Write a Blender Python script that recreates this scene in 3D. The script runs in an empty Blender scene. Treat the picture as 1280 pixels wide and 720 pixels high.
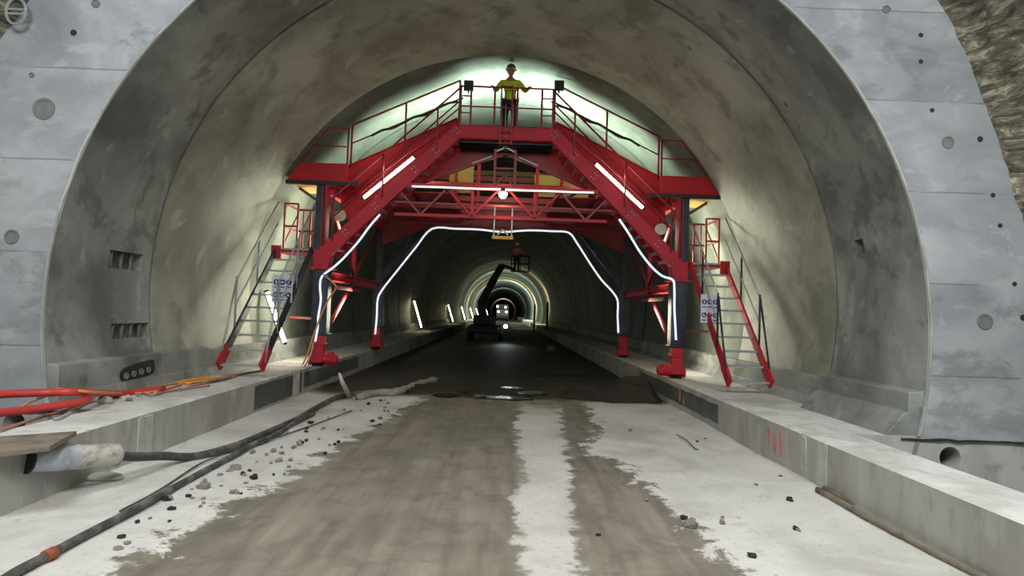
import bpy, bmesh, math, random
from mathutils import Vector, Matrix, noise
random.seed(7)
sc = bpy.context.scene
COL = sc.collection
PI = math.pi
def V(*a): return Vector(a)

# ------------------------------------------------------------------ camera
FPX = 760.0
CAMZ = 1.8
Yc = Vector((-10/FPX, -30/FPX, -1)).normalized()
Zc = Vector((math.sin(math.radians(2.0)), math.cos(math.radians(2.0)), 0))
Zc = (Zc - Yc*Zc.dot(Yc)).normalized()
Xc = Yc.cross(Zc)
C2W = Matrix((Xc, Yc, Zc))            # rows are world axes seen by the camera
cam = bpy.data.objects.new('camera', bpy.data.cameras.new('camera'))
COL.objects.link(cam)
cam.matrix_world = Matrix.Translation((0, 0, CAMZ)) @ C2W.to_4x4()
cam.data.sensor_width = 36
cam.data.lens = FPX/1280*36
cam.data.clip_end = 500
sc.camera = cam
def ray(px, py): return C2W @ Vector(((px-640)/FPX, (360-py)/FPX, -1))
def P(px, py, y):
    d = ray(px, py); return V(0, 0, CAMZ) + d*(y/d.y)
def G(px, py, z=0.0):
    d = ray(px, py); return V(0, 0, CAMZ) + d*((z-CAMZ)/d.z)

# ------------------------------------------------------------------ materials
def new_mat(name):
    m = bpy.data.materials.new(name); m.use_nodes = True
    nt = m.node_tree; b = nt.nodes['Principled BSDF']
    return m, nt, b
def N(nt, t, **k):
    n = nt.nodes.new(t)
    for a, v in k.items():
        if a.startswith('i_'):
            key = a[2:]
            key = int(key) if key.isdigit() else key.replace('_', ' ')
            n.inputs[key].default_value = v
        else: setattr(n, a, v)
    return n
def srgb(r, g, b):
    f = lambda c: (c/255/12.92 if c/255 <= .04045 else ((c/255+.055)/1.055)**2.4)
    return (f(r), f(g), f(b), 1)
def mixc(nt, fac, a, b):
    m = nt.nodes.new('ShaderNodeMix'); m.data_type = 'RGBA'
    for s, v in ((0, fac), (6, a), (7, b)):
        if hasattr(v, 'is_linked') or hasattr(v, 'links'): nt.links.new(v, m.inputs[s])
        else: m.inputs[s].default_value = v
    return m.outputs[2]
def math_(nt, op, a, b=None, clamp=False):
    m = nt.nodes.new('ShaderNodeMath'); m.operation = op; m.use_clamp = clamp
    for i, v in enumerate((a, b)):
        if v is None: continue
        if hasattr(v, 'links'): nt.links.new(v, m.inputs[i])
        else: m.inputs[i].default_value = v
    return m.outputs[0]
def noise_(nt, vec, scale, detail=4, rough=.55, dist=0):
    n = N(nt, 'ShaderNodeTexNoise', i_Scale=scale, i_Detail=detail, i_Roughness=rough, i_Distortion=dist)
    nt.links.new(vec, n.inputs['Vector']); return n.outputs['Fac']
def ramp_(nt, fac, stops):
    r = nt.nodes.new('ShaderNodeValToRGB'); e = r.color_ramp.elements
    while len(e) < len(stops): e.new(.5)
    for el, (p, c) in zip(e, stops): el.position = p; el.color = c
    nt.links.new(fac, r.inputs[0]); return r.outputs[0]
def step_(nt, v, lo, hi):
    m = N(nt, 'ShaderNodeMapRange', interpolation_type='SMOOTHSTEP'); m.clamp = True
    nt.links.new(v, m.inputs[0]); m.inputs[1].default_value = lo; m.inputs[2].default_value = hi
    return m.outputs[0]
def coords(nt):
    return N(nt, 'ShaderNodeTexCoord').outputs['Object']
def bump(nt, b, h, strength, dist=.02):
    k = N(nt, 'ShaderNodeBump', i_Strength=strength, i_Distance=dist)
    nt.links.new(h, k.inputs['Height']); nt.links.new(k.outputs[0], b.inputs['Normal'])

def concrete(name, c1, c2, c3, scale=.5, rough=.75, lines=None, bumps=.25, fine=.35, stretch=(1, 1, 1)):
    m, nt, b = new_mat(name); L = nt.links.new
    mp = N(nt, 'ShaderNodeMapping'); mp.inputs['Scale'].default_value = stretch
    L(coords(nt), mp.inputs[0]); co = mp.outputs[0]
    n1 = noise_(nt, co, scale, 5, .6, .6)
    n2 = noise_(nt, co, scale*3.1, 6, .65, .3)
    n3 = noise_(nt, co, 26, 5, .7)
    c = ramp_(nt, n1, [(.32, c1), (.5, c2), (.68, c3)])
    blot = step_(nt, n2, .5, .64)
    c = mixc(nt, math_(nt, 'MULTIPLY', blot, .75), c, c1)
    sp = step_(nt, n2, .43, .33)
    c = mixc(nt, math_(nt, 'MULTIPLY', sp, .65), c, c3)
    dk = mixc(nt, 1.0, c, tuple(x*.45 for x in c1[:3])+(1,))
    c = mixc(nt, math_(nt, 'MULTIPLY', step_(nt, n3, .58, .74), fine), c, dk)
    h = math_(nt, 'ADD', math_(nt, 'MULTIPLY', n3, .35), n2)
    if lines:
        sp_ = N(nt, 'ShaderNodeSeparateXYZ'); L(coords(nt), sp_.inputs[0])
        z = math_(nt, 'ADD', sp_.outputs[2], math_(nt, 'MULTIPLY', noise_(nt, co, 2.0, 2), .03))
        fr = math_(nt, 'FRACT', math_(nt, 'DIVIDE', math_(nt, 'SUBTRACT', z, lines[0]), lines[1]))
        ln = math_(nt, 'LESS_THAN', fr, .016)
        nl = step_(nt, noise_(nt, co, 1.3, 3), .36, .5)
        ln = math_(nt, 'MULTIPLY', math_(nt, 'MULTIPLY', ln, nl), .75)
        row = math_(nt, 'FLOOR', math_(nt, 'DIVIDE', math_(nt, 'SUBTRACT', z, lines[0]), lines[1]))
        wn = N(nt, 'ShaderNodeTexWhiteNoise', noise_dimensions='1D'); L(row, wn.inputs['W'])
        c = mixc(nt, math_(nt, 'MULTIPLY', wn.outputs[0], .35), c, c3)
        c = mixc(nt, math_(nt, 'MULTIPLY', ln, .7), c, dk)
        h = math_(nt, 'SUBTRACT', h, math_(nt, 'MULTIPLY', ln, .8))
    L(c, b.inputs['Base Color'])
    b.inputs['Roughness'].default_value = rough
    bump(nt, b, h, bumps, .03)
    return m

M = {}
M['face'] = concrete('face_concrete', srgb(118, 123, 126), srgb(148, 153, 157), srgb(176, 180, 183), .45, .8, lines=(.17, 1.07), stretch=(1, 1, 1.6))
M['reveal'] = concrete('lining_concrete', srgb(94, 97, 96), srgb(134, 138, 136), srgb(166, 170, 165), .5, .62, fine=.4)
M['inner'] = concrete('inner_lining_concrete', srgb(112, 113, 101), srgb(146, 148, 134), srgb(172, 174, 160), .42, .55, fine=.3)
M['far'] = concrete('far_lining_shaded_concrete', srgb(78, 84, 76), srgb(98, 104, 96), srgb(120, 126, 116), .3, .58, fine=.12, bumps=.03)  # darker than the inner lining, putting the unlit bore's shade into the colour
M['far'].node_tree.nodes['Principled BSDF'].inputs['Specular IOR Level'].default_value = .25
M['kerb'] = concrete('kerb_concrete', srgb(148, 147, 142), srgb(168, 168, 164), srgb(186, 186, 182), .6, .8, bumps=.2, stretch=(1, 1.6, .5))
M['walk'] = concrete('walkway_concrete', srgb(180, 179, 174), srgb(206, 206, 202), srgb(226, 226, 222), .9, .85, bumps=.3)
M['lowwall'] = concrete('low_wall_concrete', srgb(140, 142, 138), srgb(160, 161, 156), srgb(182, 183, 178), .8, .85)

def simple(name, col, rough=.5, metal=0, var=.35, scale=3.0, dirt=None, bumps=.0):
    m, nt, b = new_mat(name); co = coords(nt)
    n = noise_(nt, co, scale, 5, .6)
    d = dirt or tuple(x*.5 for x in col[:3])+(1,)
    c = mixc(nt, math_(nt, 'MULTIPLY', step_(nt, n, .42, .7), var), col, d)
    n2 = noise_(nt, co, scale*9, 4, .6)
    c = mixc(nt, math_(nt, 'MULTIPLY', step_(nt, n2, .6, .75), var*.6), c, d)
    nt.links.new(c, b.inputs['Base Color'])
    b.inputs['Roughness'].default_value = rough; b.inputs['Metallic'].default_value = metal
    if bumps: bump(nt, b, n2, bumps, .01)
    return m
M['red'] = simple('red_paint', srgb(182, 22, 42), .6, dirt=srgb(132, 24, 36), var=.5, scale=1.6)
M['red2'] = simple('red_primer_plate', srgb(184, 14, 28), .65, dirt=srgb(140, 22, 32), var=.4, scale=1.1)
M['redrail_and_shade'] = simple('red_rail_and_shade_paint', srgb(142, 36, 42), .5, dirt=srgb(90, 50, 45), var=.6, scale=4)  # rail red, also used as a shaded red on the unlit rear gantry
M['navy'] = simple('dark_navy_paint', srgb(36, 40, 54), .45, dirt=srgb(70, 74, 82), var=.5, scale=3)
M['black'] = simple('black_steel', srgb(22, 22, 24), .5)
M['galv'] = simple('galvanised_steel', srgb(168, 172, 172), .45, .35, dirt=srgb(110, 114, 116), scale=6)
M['ply'] = simple('plywood', srgb(196, 160, 92), .7, dirt=srgb(140, 104, 56), scale=2)
M['timber'] = simple('grey_timber', srgb(128, 118, 104), .85, dirt=srgb(70, 62, 54), scale=5, var=.6, bumps=.4)
M['brownwood'] = simple('brown_timber', srgb(120, 88, 56), .8, dirt=srgb(64, 44, 30), scale=4, var=.6)
M['redhose'] = simple('red_hose', srgb(196, 62, 60), .5, dirt=srgb(130, 60, 56), scale=5)
M['orange'] = simple('orange_cable', srgb(216, 140, 70), .5, dirt=srgb(150, 100, 66), scale=6)
M['paleorange'] = simple('dusty_orange_cable', srgb(190, 158, 128), .6, dirt=srgb(140, 120, 100), scale=8)
M['pinkcable'] = simple('dusty_pink_cable', srgb(176, 120, 108), .6, dirt=srgb(120, 96, 88), scale=8)
M['greycable'] = simple('dusty_grey_cable', srgb(176, 174, 166), .6, dirt=srgb(110, 108, 104), scale=8)
M['brightorange'] = simple('bright_orange_cable', srgb(238, 162, 40), .5, dirt=srgb(200, 130, 40), scale=6)
M['hose'] = simple('dusty_black_hose', srgb(62, 62, 62), .6, dirt=srgb(130, 128, 122), var=.8, scale=4)
M['pipe'] = simple('pale_plastic_pipe', srgb(176, 184, 196), .45, dirt=srgb(120, 112, 96), var=.6, scale=5)
M['pipedirty'] = simple('mortar_crusted_pipe', srgb(182, 180, 172), .8, dirt=srgb(112, 98, 74), var=.9, scale=8, bumps=.5)
M['mud'] = simple('dark_mud', srgb(36, 33, 29), .7, dirt=srgb(24, 22, 20), scale=3, var=.6, bumps=.6)
M['stone'] = simple('grey_stone', srgb(132, 128, 120), .9, dirt=srgb(86, 82, 76), scale=9, bumps=.4)
M['rust'] = simple('rusty_coupling', srgb(150, 78, 48), .7, dirt=srgb(80, 48, 36), scale=12)
M['hivis'] = simple('yellow_hi_vis', srgb(196, 212, 40), .8, dirt=srgb(150, 164, 40), scale=8, var=.4)
M['orangevis'] = simple('orange_hi_vis', srgb(226, 84, 40), .8, dirt=srgb(170, 60, 34), scale=8, var=.4)
M['trouser'] = simple('dark_trousers', srgb(26, 28, 38), .85, dirt=srgb(40, 42, 52), scale=10)
M['reflect'] = simple('reflective_tape', srgb(200, 204, 206), .4, dirt=srgb(160, 164, 168), scale=12)
M['skin'] = simple('skin', srgb(168, 116, 88), .6, dirt=srgb(140, 92, 70), scale=12, var=.3)
M['glove'] = simple('dark_gloves', srgb(60, 44, 38), .8)
M['helmet'] = simple('grey_brown_helmet', srgb(112, 100, 84), .45, dirt=srgb(84, 74, 62))
M['whitehelmet'] = simple('white_helmet', srgb(232, 226, 214), .4, dirt=srgb(190, 184, 172))
M['signwhite'] = simple('sign_white', srgb(206, 210, 222), .5, dirt=srgb(150, 156, 172), var=.3, scale=14)
M['signblue'] = simple('sign_blue', srgb(24, 34, 92), .5, var=.2)
M['rubber'] = simple('rubber', srgb(20, 20, 20), .8)
M['dusty'] = simple('dust_grey', srgb(150, 146, 138), .9, scale=8)
M['pink'] = simple('pink_spray_paint', srgb(204, 122, 118), .8, dirt=srgb(162, 150, 143), var=1.0, scale=9)
M['laitance'] = simple('white_laitance', srgb(186, 186, 180), .85, dirt=srgb(150, 149, 142), var=.7, scale=6)
M['darkpanel'] = simple('damp_dark_concrete', srgb(74, 78, 81), .5, dirt=srgb(112, 114, 112), var=.7, scale=2.4)
M['hole'] = simple('hole_shade_dark_concrete', srgb(48, 46, 42), .9)  # dark concrete tone, also paints recess shade on flat hole faces
M['ringmark'] = simple('patched_concrete', srgb(112, 114, 112), .85, dirt=srgb(140, 142, 138), scale=14)
M['cream'] = simple('cream_enamel', srgb(214, 204, 180), .5, dirt=srgb(160, 150, 128), scale=10)
M['truck'] = simple('dark_vehicle_paint', srgb(30, 34, 32), .5)
M['ringpaint'] = simple('dull_red_steel', srgb(48, 26, 30), .7, scale=2)

def emit(name, col, s):
    m, nt, b = new_mat(name)
    b.inputs['Base Color'].default_value = (.8, .8, .8, 1)
    b.inputs['Emission Color'].default_value = col; b.inputs['Emission Strength'].default_value = s
    return m
M['led'] = emit('led_rope_glow', (.80, .88, 1, 1), .95)
M['ledblue'] = emit('led_rope_blue_glow', (.52, .76, 1, 1), 1.2)
M['tube'] = emit('fluorescent_glow', (1, .93, .80, 1), 13)
M['walltube'] = emit('wall_tube_glow', (1, .88, .58, 1), 26)
M['bulb'] = emit('bulb_glow', (1, .84, .55, 1), 40)
M['headlamp'] = emit('headlamp_glow', (.9, 1, .96, 1), 14)

def mat_floor():
    m, nt, b = new_mat('road_concrete'); L = nt.links.new
    co = coords(nt)
    sp = N(nt, 'ShaderNodeSeparateXYZ'); L(co, sp.inputs[0]); x, y = sp.outputs[0], sp.outputs[1]
    big = noise_(nt, co, .8, 5, .62, .5)
    med = noise_(nt, co, 2.6, 6, .66, .4)
    fin = noise_(nt, co, 18, 6, .72)
    mpv = N(nt, 'ShaderNodeMapping'); mpv.inputs['Scale'].default_value = (5, .45, 1); L(co, mpv.inputs[0])
    trk = noise_(nt, mpv.outputs[0], 1.0, 4, .6)
    wob = math_(nt, 'ADD', math_(nt, 'MULTIPLY', math_(nt, 'SUBTRACT', med, .5), 1.5), math_(nt, 'MULTIPLY', math_(nt, 'SUBTRACT', fin, .5), .5))
    xw = math_(nt, 'ADD', x, wob)
    # left dusty strip
    bl = math_(nt, 'ADD', math_(nt, 'MULTIPLY', y, .112), -2.95)
    mL = step_(nt, math_(nt, 'SUBTRACT', bl, xw), -.06, .08)
    e_ = math_(nt, 'POWER', math_(nt, 'ABSOLUTE', math_(nt, 'DIVIDE', math_(nt, 'SUBTRACT', y, 8.3), .9)), 2.0)
    dent = math_(nt, 'MULTIPLY', math_(nt, 'DIVIDE', 1.0, math_(nt, 'ADD', 1.0, e_)), .55)
    mR = step_(nt, math_(nt, 'ADD', xw, dent), 1.66, 1.80)
    cs = math_(nt, 'ADD', math_(nt, 'MULTIPLY', y, .05), .17)
    hw = math_(nt, 'ADD', math_(nt, 'MULTIPLY', y, .022), .12)
    hw = math_(nt, 'MULTIPLY', hw, math_(nt, 'ADD', .25, math_(nt, 'MULTIPLY', big, 1.6)))
    dd = math_(nt, 'ABSOLUTE', math_(nt, 'SUBTRACT', math_(nt, 'ADD', x, math_(nt, 'MULTIPLY', wob, .45)), cs))
    mC = step_(nt, math_(nt, 'SUBTRACT', hw, dd), -.05, .07)
    ylim = step_(nt, math_(nt, 'ADD', y, wob), 12.4, 11.2)
    mC = math_(nt, 'MULTIPLY', mC, ylim)
    dust = math_(nt, 'MAXIMUM', math_(nt, 'MAXIMUM', mL, mR), math_(nt, 'MULTIPLY', mC, .85))
    dust = math_(nt, 'MULTIPLY', dust, math_(nt, 'SUBTRACT', 1.0, math_(nt, 'MULTIPLY', step_(nt, fin, .56, .68), .45)))
    near = step_(nt, math_(nt, 'ADD', y, math_(nt, 'MULTIPLY', wob, .6)), 12.9, 12.3)
    dust = math_(nt, 'MULTIPLY', dust, near)
    damp = ramp_(nt, trk, [(.28, srgb(104, 98, 88)), (.5, srgb(130, 124, 112)), (.72, srgb(148, 142, 130))])
    damp = mixc(nt, math_(nt, 'MULTIPLY', step_(nt, med, .48, .66), .45), damp, srgb(88, 84, 76))
    dry = ramp_(nt, big, [(.3, srgb(176, 174, 167)), (.5, srgb(202, 201, 196)), (.7, srgb(216, 215, 211))])
    dry = mixc(nt, math_(nt, 'MULTIPLY', step_(nt, med, .56, .72), .5), dry, srgb(160, 157, 149))
    damp = mixc(nt, math_(nt, 'MULTIPLY', step_(nt, big, .45, .62), .35), damp, srgb(96, 92, 81))
    c = mixc(nt, dust, damp, dry)
    c = mixc(nt, math_(nt, 'MULTIPLY', step_(nt, fin, .64, .78), .4), c, srgb(84, 80, 72))
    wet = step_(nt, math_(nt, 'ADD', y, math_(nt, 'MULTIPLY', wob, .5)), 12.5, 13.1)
    c = mixc(nt, wet, c, ramp_(nt, med, [(.35, srgb(34, 34, 30)), (.65, srgb(66, 65, 58))]))  # wet slab colour with the darkness of the unlit stretch painted in
    L(c, b.inputs['Base Color'])
    r = math_(nt, 'ADD', math_(nt, 'MULTIPLY', dust, .3), .55)
    # dark middle strip of the wet slab, its reflection put into the colour
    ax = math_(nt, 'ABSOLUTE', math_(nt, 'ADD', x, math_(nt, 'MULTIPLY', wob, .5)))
    dark_refl = math_(nt, 'MULTIPLY', wet, step_(nt, ax, 1.5, .6))
    c = mixc(nt, math_(nt, 'MULTIPLY', dark_refl, .9), c, srgb(16, 16, 14)); L(c, b.inputs['Base Color'])
    r2 = mixc(nt, dark_refl, r, (.68, .68, .68, 1))
    r2 = mixc(nt, math_(nt, 'MULTIPLY', wet, math_(nt, 'SUBTRACT', 1.0, dark_refl)), r2, (.7, .7, .7, 1))
    L(r2, b.inputs['Roughness'])
    h = math_(nt, 'ADD', math_(nt, 'ADD', math_(nt, 'MULTIPLY', fin, .5), math_(nt, 'MULTIPLY', trk, .5)), med)
    bump(nt, b, h, .35, .05)
    return m
M['floor'] = mat_floor()

def mat_rock():
    m, nt, b = new_mat('sprayed_rock'); L = nt.links.new
    co = coords(nt)
    mp = N(nt, 'ShaderNodeMapping'); mp.inputs['Scale'].default_value = (1, 1, 3.2); mp.inputs['Rotation'].default_value = (.3, .35, 0); L(co, mp.inputs[0])
    n = noise_(nt, mp.outputs[0], 3.4, 8, .75, .7)
    c = ramp_(nt, n, [(.34, srgb(52, 50, 42)), (.45, srgb(104, 100, 84)), (.54, srgb(146, 142, 120)), (.62, srgb(216, 210, 180))])
    L(c, b.inputs['Base Color']); b.inputs['Roughness'].default_value = .55
    bump(nt, b, n, .9, .12)
    return m
M['rock'] = mat_rock()

def mat_water():
    m, nt, b = new_mat('puddle_water')
    b.inputs['Base Color'].default_value = srgb(30, 34, 30); b.inputs['Roughness'].default_value = .10
    co = coords(nt); bump(nt, b, noise_(nt, co, 5, 4), 1.0, .07)
    return m
M['water'] = mat_water()

# ------------------------------------------------------------------ mesh helpers
class MB:
    def __init__(s): s.v = []; s.f = []
    def add(s, vs, fs):
        o = len(s.v); s.v += [Vector(p) for p in vs]; s.f += [tuple(i+o for i in f) for f in fs]; return s
    def box(s, a, b):
        x0, y0, z0 = a; x1, y1, z1 = b
        x0, x1 = min(x0, x1), max(x0, x1); y0, y1 = min(y0, y1), max(y0, y1); z0, z1 = min(z0, z1), max(z0, z1)
        return s.add([(x0,y0,z0),(x1,y0,z0),(x1,y1,z0),(x0,y1,z0),(x0,y0,z1),(x1,y0,z1),(x1,y1,z1),(x0,y1,z1)],
                     [(0,3,2,1),(4,5,6,7),(0,1,5,4),(1,2,6,5),(2,3,7,6),(3,0,4,7)])
    def bar(s, p, q, w, h, up=(0,0,1)):
        p, q = Vector(p), Vector(q); d = (q-p).normalized(); up = Vector(up)
        if abs(d.dot(up)) > .98: up = V(0,1,0)
        a = d.cross(up).normalized()*(w/2); c = a.normalized().cross(d).normalized()*(h/2)
        vs = [p-a-c, p+a-c, p+a+c, p-a+c, q-a-c, q+a-c, q+a+c, q-a+c]
        return s.add(vs, [(0,1,2,3),(7,6,5,4),(0,4,5,1),(1,5,6,2),(2,6,7,3),(3,7,4,0)])
    def ibeam(s, p, q, w, h, t=.02, up=(0,0,1)):
        """I section: w across flanges, h between flanges (along up)"""
        p, q = Vector(p), Vector(q); d = (q-p).normalized(); up = Vector(up)
        a = d.cross(up).normalized(); c = a.cross(d).normalized()
        for e in (-1, 1):
            s.bar(p+c*e*(h/2-t/2), q+c*e*(h/2-t/2), w, t, up)
        s.bar(p, q, t, h-2*t, up); return s
    def channel(s, p, q, w, h, t=.018, up=(0,0,1), side=1):
        """C section: web of height h, flanges of width w pointing to side*a"""
        p, q = Vector(p), Vector(q); d = (q-p).normalized(); up = Vector(up)
        a = d.cross(up).normalized()*side; c = a.cross(d).normalized()
        s.bar(p, q, t, h, up)
        for e in (-1, 1):
            o = a*(w/2) + c*e*(h/2-t/2); s.bar(p+o, q+o, w, t, up)
        return s
    def prism(s, poly, y0, y1):
        """poly in (x,z), extruded along y"""
        n = len(poly); area = sum(poly[i][0]*poly[(i+1)%n][1]-poly[(i+1)%n][0]*poly[i][1] for i in range(n))
        if area < 0: poly = poly[::-1]
        vs = [(x, y0, z) for x, z in poly] + [(x, y1, z) for x, z in poly]
        fs = [tuple(range(n)), tuple(range(2*n-1, n-1, -1))] + [(i, i+n, (i+1)%n+n, (i+1)%n) for i in range(n)]
        return s.add(vs, fs)
    def tube(s, pts, r, n=8, cap=True):
        pts = [Vector(p) for p in pts]; m = len(pts); rs = r if isinstance(r, (list, tuple)) else [r]*m
        ref = None; vs = []
        for i, p in enumerate(pts):
            d = (pts[min(i+1, m-1)]-pts[max(i-1, 0)]).normalized()
            if ref is None: ref = d.orthogonal().normalized()
            a = (ref - d*ref.dot(d))
            a = a.normalized() if a.length > 1e-5 else d.orthogonal().normalized()
            ref = a; b = d.cross(a)
            for k in range(n):
                t = 2*PI*k/n; vs.append(p+(a*math.cos(t)+b*math.sin(t))*rs[i])
        fs = [(i*n+k, i*n+(k+1)%n, (i+1)*n+(k+1)%n, (i+1)*n+k) for i in range(m-1) for k in range(n)]
        if cap: fs += [tuple(range(n-1, -1, -1)), tuple((m-1)*n+k for k in range(n))]
        return s.add(vs, fs)
    def lathe(s, prof, c, axis=(0,0,1), n=20):
        ax = Vector(axis).normalized(); a = ax.orthogonal().normalized(); b = ax.cross(a); c = Vector(c)
        vs = [c+ax*h+(a*math.cos(2*PI*k/n)+b*math.sin(2*PI*k/n))*r for r, h in prof for k in range(n)]
        m = len(prof)
        fs = [(i*n+k, i*n+(k+1)%n, (i+1)*n+(k+1)%n, (i+1)*n+k) for i in range(m-1) for k in range(n)]
        fs += [tuple(range(n-1, -1, -1)), tuple((m-1)*n+k for k in range(n))]
        return s.add(vs, fs)
    def ball(s, c, r, n=12, m=8, sc_=(1,1,1)):
        prof = [(max(1e-4, math.sin(PI*i/m)), -math.cos(PI*i/m)) for i in range(m+1)]
        o = len(s.v); s.lathe(prof, (0,0,0), (0,0,1), n)
        for i in range(o, len(s.v)):
            p = s.v[i]; s.v[i] = Vector(c)+V(p.x*r*sc_[0], p.y*r*sc_[1], p.z*r*sc_[2])
        return s
    def build(s, name, m, parent=None, smooth=False, bevel=0, org=None):
        o0 = Vector(org) if org is not None else (origin_of(parent) if parent else V(0,0,0))
        me = bpy.data.meshes.new(name)
        me.from_pydata([tuple(p-o0) for p in s.v], [], s.f); me.update()
        mats = m if isinstance(m, list) else [m]
        for q in mats: me.materials.append(M[q] if isinstance(q, str) else q)
        if smooth:
            for p in me.polygons: p.use_smooth = True
        o = bpy.data.objects.new(name, me); COL.objects.link(o)
        if parent:
            o.parent = parent
        elif org is not None: o.location = o0
        if bevel:
            b = o.modifiers.new('bevel', 'BEVEL'); b.width = bevel; b.segments = 2; b.limit_method = 'ANGLE'
        return o
def origin_of(o):
    p = V(0,0,0)
    while o: p += o.location; o = o.parent
    return p
def tag(o, label=None, cat=None, group=None, kind=None):
    if label: o['label'] = label
    if cat: o['category'] = cat
    if group: o['group'] = group
    if kind: o['kind'] = kind
    return o
def empty(name, loc, label, cat, group=None):
    o = bpy.data.objects.new(name, None); COL.objects.link(o); o.location = loc
    return tag(o, label, cat, group)
def struct(o, label=None): o['kind'] = 'structure'; 
def spline(pts, per=8):
    pts = [Vector(p) for p in pts]
    q = [pts[0]*2-pts[1]] + pts + [pts[-1]*2-pts[-2]]; out = []
    for i in range(1, len(q)-2):
        for k in range(per):
            t = k/per; a, b, c, d = q[i-1], q[i], q[i+1], q[i+2]
            out.append(.5*((2*b)+(c-a)*t+(2*a-5*b+4*c-d)*t*t+(3*b-a-3*c+d)*t**3))
    out.append(pts[-1]); return out

# ------------------------------------------------------------------ tunnel shell
CX, CZ, R = -.13, 2.05, 5.15
ZW = .53                      # walkway top
XL, XR = -3.99, 3.49          # kerb inner faces
Y1, Y2, Y3 = 7.0, 9.12, 12.7
def ring_at(y):
    if y <= Y2:
        t = (y-Y1)/(Y2-Y1); return (-.15+(CX+.15)*t, 1.68+(CZ-1.68)*t, 5.09+(R-5.09)*t)
    return (CX, CZ, R)
def wall_x(z, y=20, side=1):
    cx, cz, r = ring_at(y); return cx+side*math.sqrt(max(0, r*r-(z-cz)**2))
def shell(name, ys, mat, holes=(), na=96, roff=lambda y: 0):
    A0, A1 = math.radians(-20), math.radians(200)
    angs = [A0+(A1-A0)*i/na for i in range(na+1)]
    yy = [y for y in ys]
    for h in holes: angs += [h[2], h[3]]; yy += [h[0], h[1]]
    angs = sorted(set(angs)); yy = sorted(set(yy))
    # drop near duplicates next to the hole edges
    def clean(l, keep):
        out = []
        for a in l:
            if out and a-out[-1] < 1e-3*6:
                if a in keep: out[-1] = a
                continue
            out.append(a)
        return out
    angs = clean(angs, [h[2] for h in holes]+[h[3] for h in holes])
    def pt(y, a, dr=0):
        cx, cz, r = ring_at(y)
        if y < Y2 and math.sin(a) < .85:
            w = min(1, (.85-math.sin(a))/.35); w = w*w*(3-2*w)
            b = math.asin((CZ+R*math.sin(a)-cz)/r)
            if a > PI/2: b = PI-b
            a = a+(b-a)*w
        r += roff(y)+dr
        return V(cx+r*math.cos(a), y, cz+r*math.sin(a))
    mb = MB(); na_ = len(angs)
    mb.v = [pt(y, a) for y in yy for a in angs]
    def inh(y0, y1, a0, a1):
        ym, am = (y0+y1)/2, (a0+a1)/2
        return any(h[0] < ym < h[1] and h[2] < am < h[3] for h in holes)
    for i in range(len(yy)-1):
        for j in range(na_-1):
            if inh(yy[i], yy[i+1], angs[j], angs[j+1]): continue
            mb.f.append((i*na_+j, i*na_+j+1, (i+1)*na_+j+1, (i+1)*na_+j))
    for y0, y1, a0, a1, dp in holes:
        f = [pt(y0,a0), pt(y1,a0), pt(y1,a1), pt(y0,a1)]; bk = [pt(y0,a0,dp), pt(y1,a0,dp), pt(y1,a1,dp), pt(y0,a1,dp)]
        mb.add(f+bk, [(0,1,5,4),(1,2,6,5),(2,3,7,6),(3,0,4,7),(4,5,6,7)])
    o = mb.build(name, mat); struct(o)
    for p in o.data.polygons: p.use_smooth = True
    o.data.set_sharp_from_angle(angle=math.radians(25))
    return o
def wall_hit(px, py, y0=6.9, y1=60):
    """where the ray meets the lining"""
    d = ray(px, py)
    lo = y0; 
    def f(y):
        p = V(0,0,CAMZ)+d*(y/d.y); cx, cz, r = ring_at(y); return math.hypot(p.x-cx, p.z-cz)-r
    a, b = y0, y1
    for _ in range(60):
        m = (a+b)/2
        if f(m) < 0: a = m
        else: b = m
    p = V(0,0,CAMZ)+d*(a/d.y); cx, cz, r = ring_at(a)
    return a, math.atan2(p.z-cz, p.x-cx) % (2*PI), p
def za(px, py):
    p = wall_hit(px, py)[2]; t = math.asin((p.z-CZ)/R); return t if p.x > 0 else PI-t
def niche(px0, py0, px1, py1, dp):
    ya, aa, _ = wall_hit(px0, (py0+py1)/2); yb, ab, _ = wall_hit(px1, (py0+py1)/2)
    xm = (px0+px1)/2
    a1, a2 = za(xm, py0), za(xm, py1)
    return (min(ya, yb), max(ya, yb), min(a1, a2), max(a1, a2), dp)
n1 = niche(136, 315, 178, 337, .22)
n2 = niche(139, 404, 187, 422, .22)
n3 = niche(1069, 299, 1080, 317, .18)

ysA = [Y1, Y1+.02] + [Y1+.02+(Y2-Y1-.06)*i/8 for i in range(1, 9)]
lip = lambda y: .035 if y < Y1+.01 else 0.0
wall_entrance = shell('wall_entrance', ysA, 'reveal', [n1, n2, n3], roff=lip)
groove = lambda y0, w, d: (lambda y: d if abs(y-y0) < w else 0)
ysB = [Y2-.04, Y2-.035, Y2+.035, Y2+.04] + [Y2+.04+(Y3-.10-Y2)*i/10 for i in range(1, 11)]
wall_middle = shell('wall_middle', ysB, 'inner', roff=groove(Y2, .036, .3))
# the far lining: block after block with grooves and small steps
ysC = []; rC = {}
def addy(y, r): ysC.append(y); rC[round(y, 5)] = r
addy(Y3-.06, 0); addy(Y3-.055, .12); addy(Y3+.055, .12); addy(Y3+.06, .05)
y = Y3+.06
while y < 235:
    nx = y + (3.0 if y < 120 else 6.0)
    off = .05+random.uniform(-.02, .02)
    addy(y+.001 if y > Y3+.1 else y+.3, off); addy(nx-.13, off)
    addy(nx-.125, .11); addy(nx-.0, .11)
    y = nx
ysC = sorted(set(ysC))
wall_far = shell('wall_far', ysC, 'far', roff=lambda y: rC.get(round(y, 5), .05))

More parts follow.
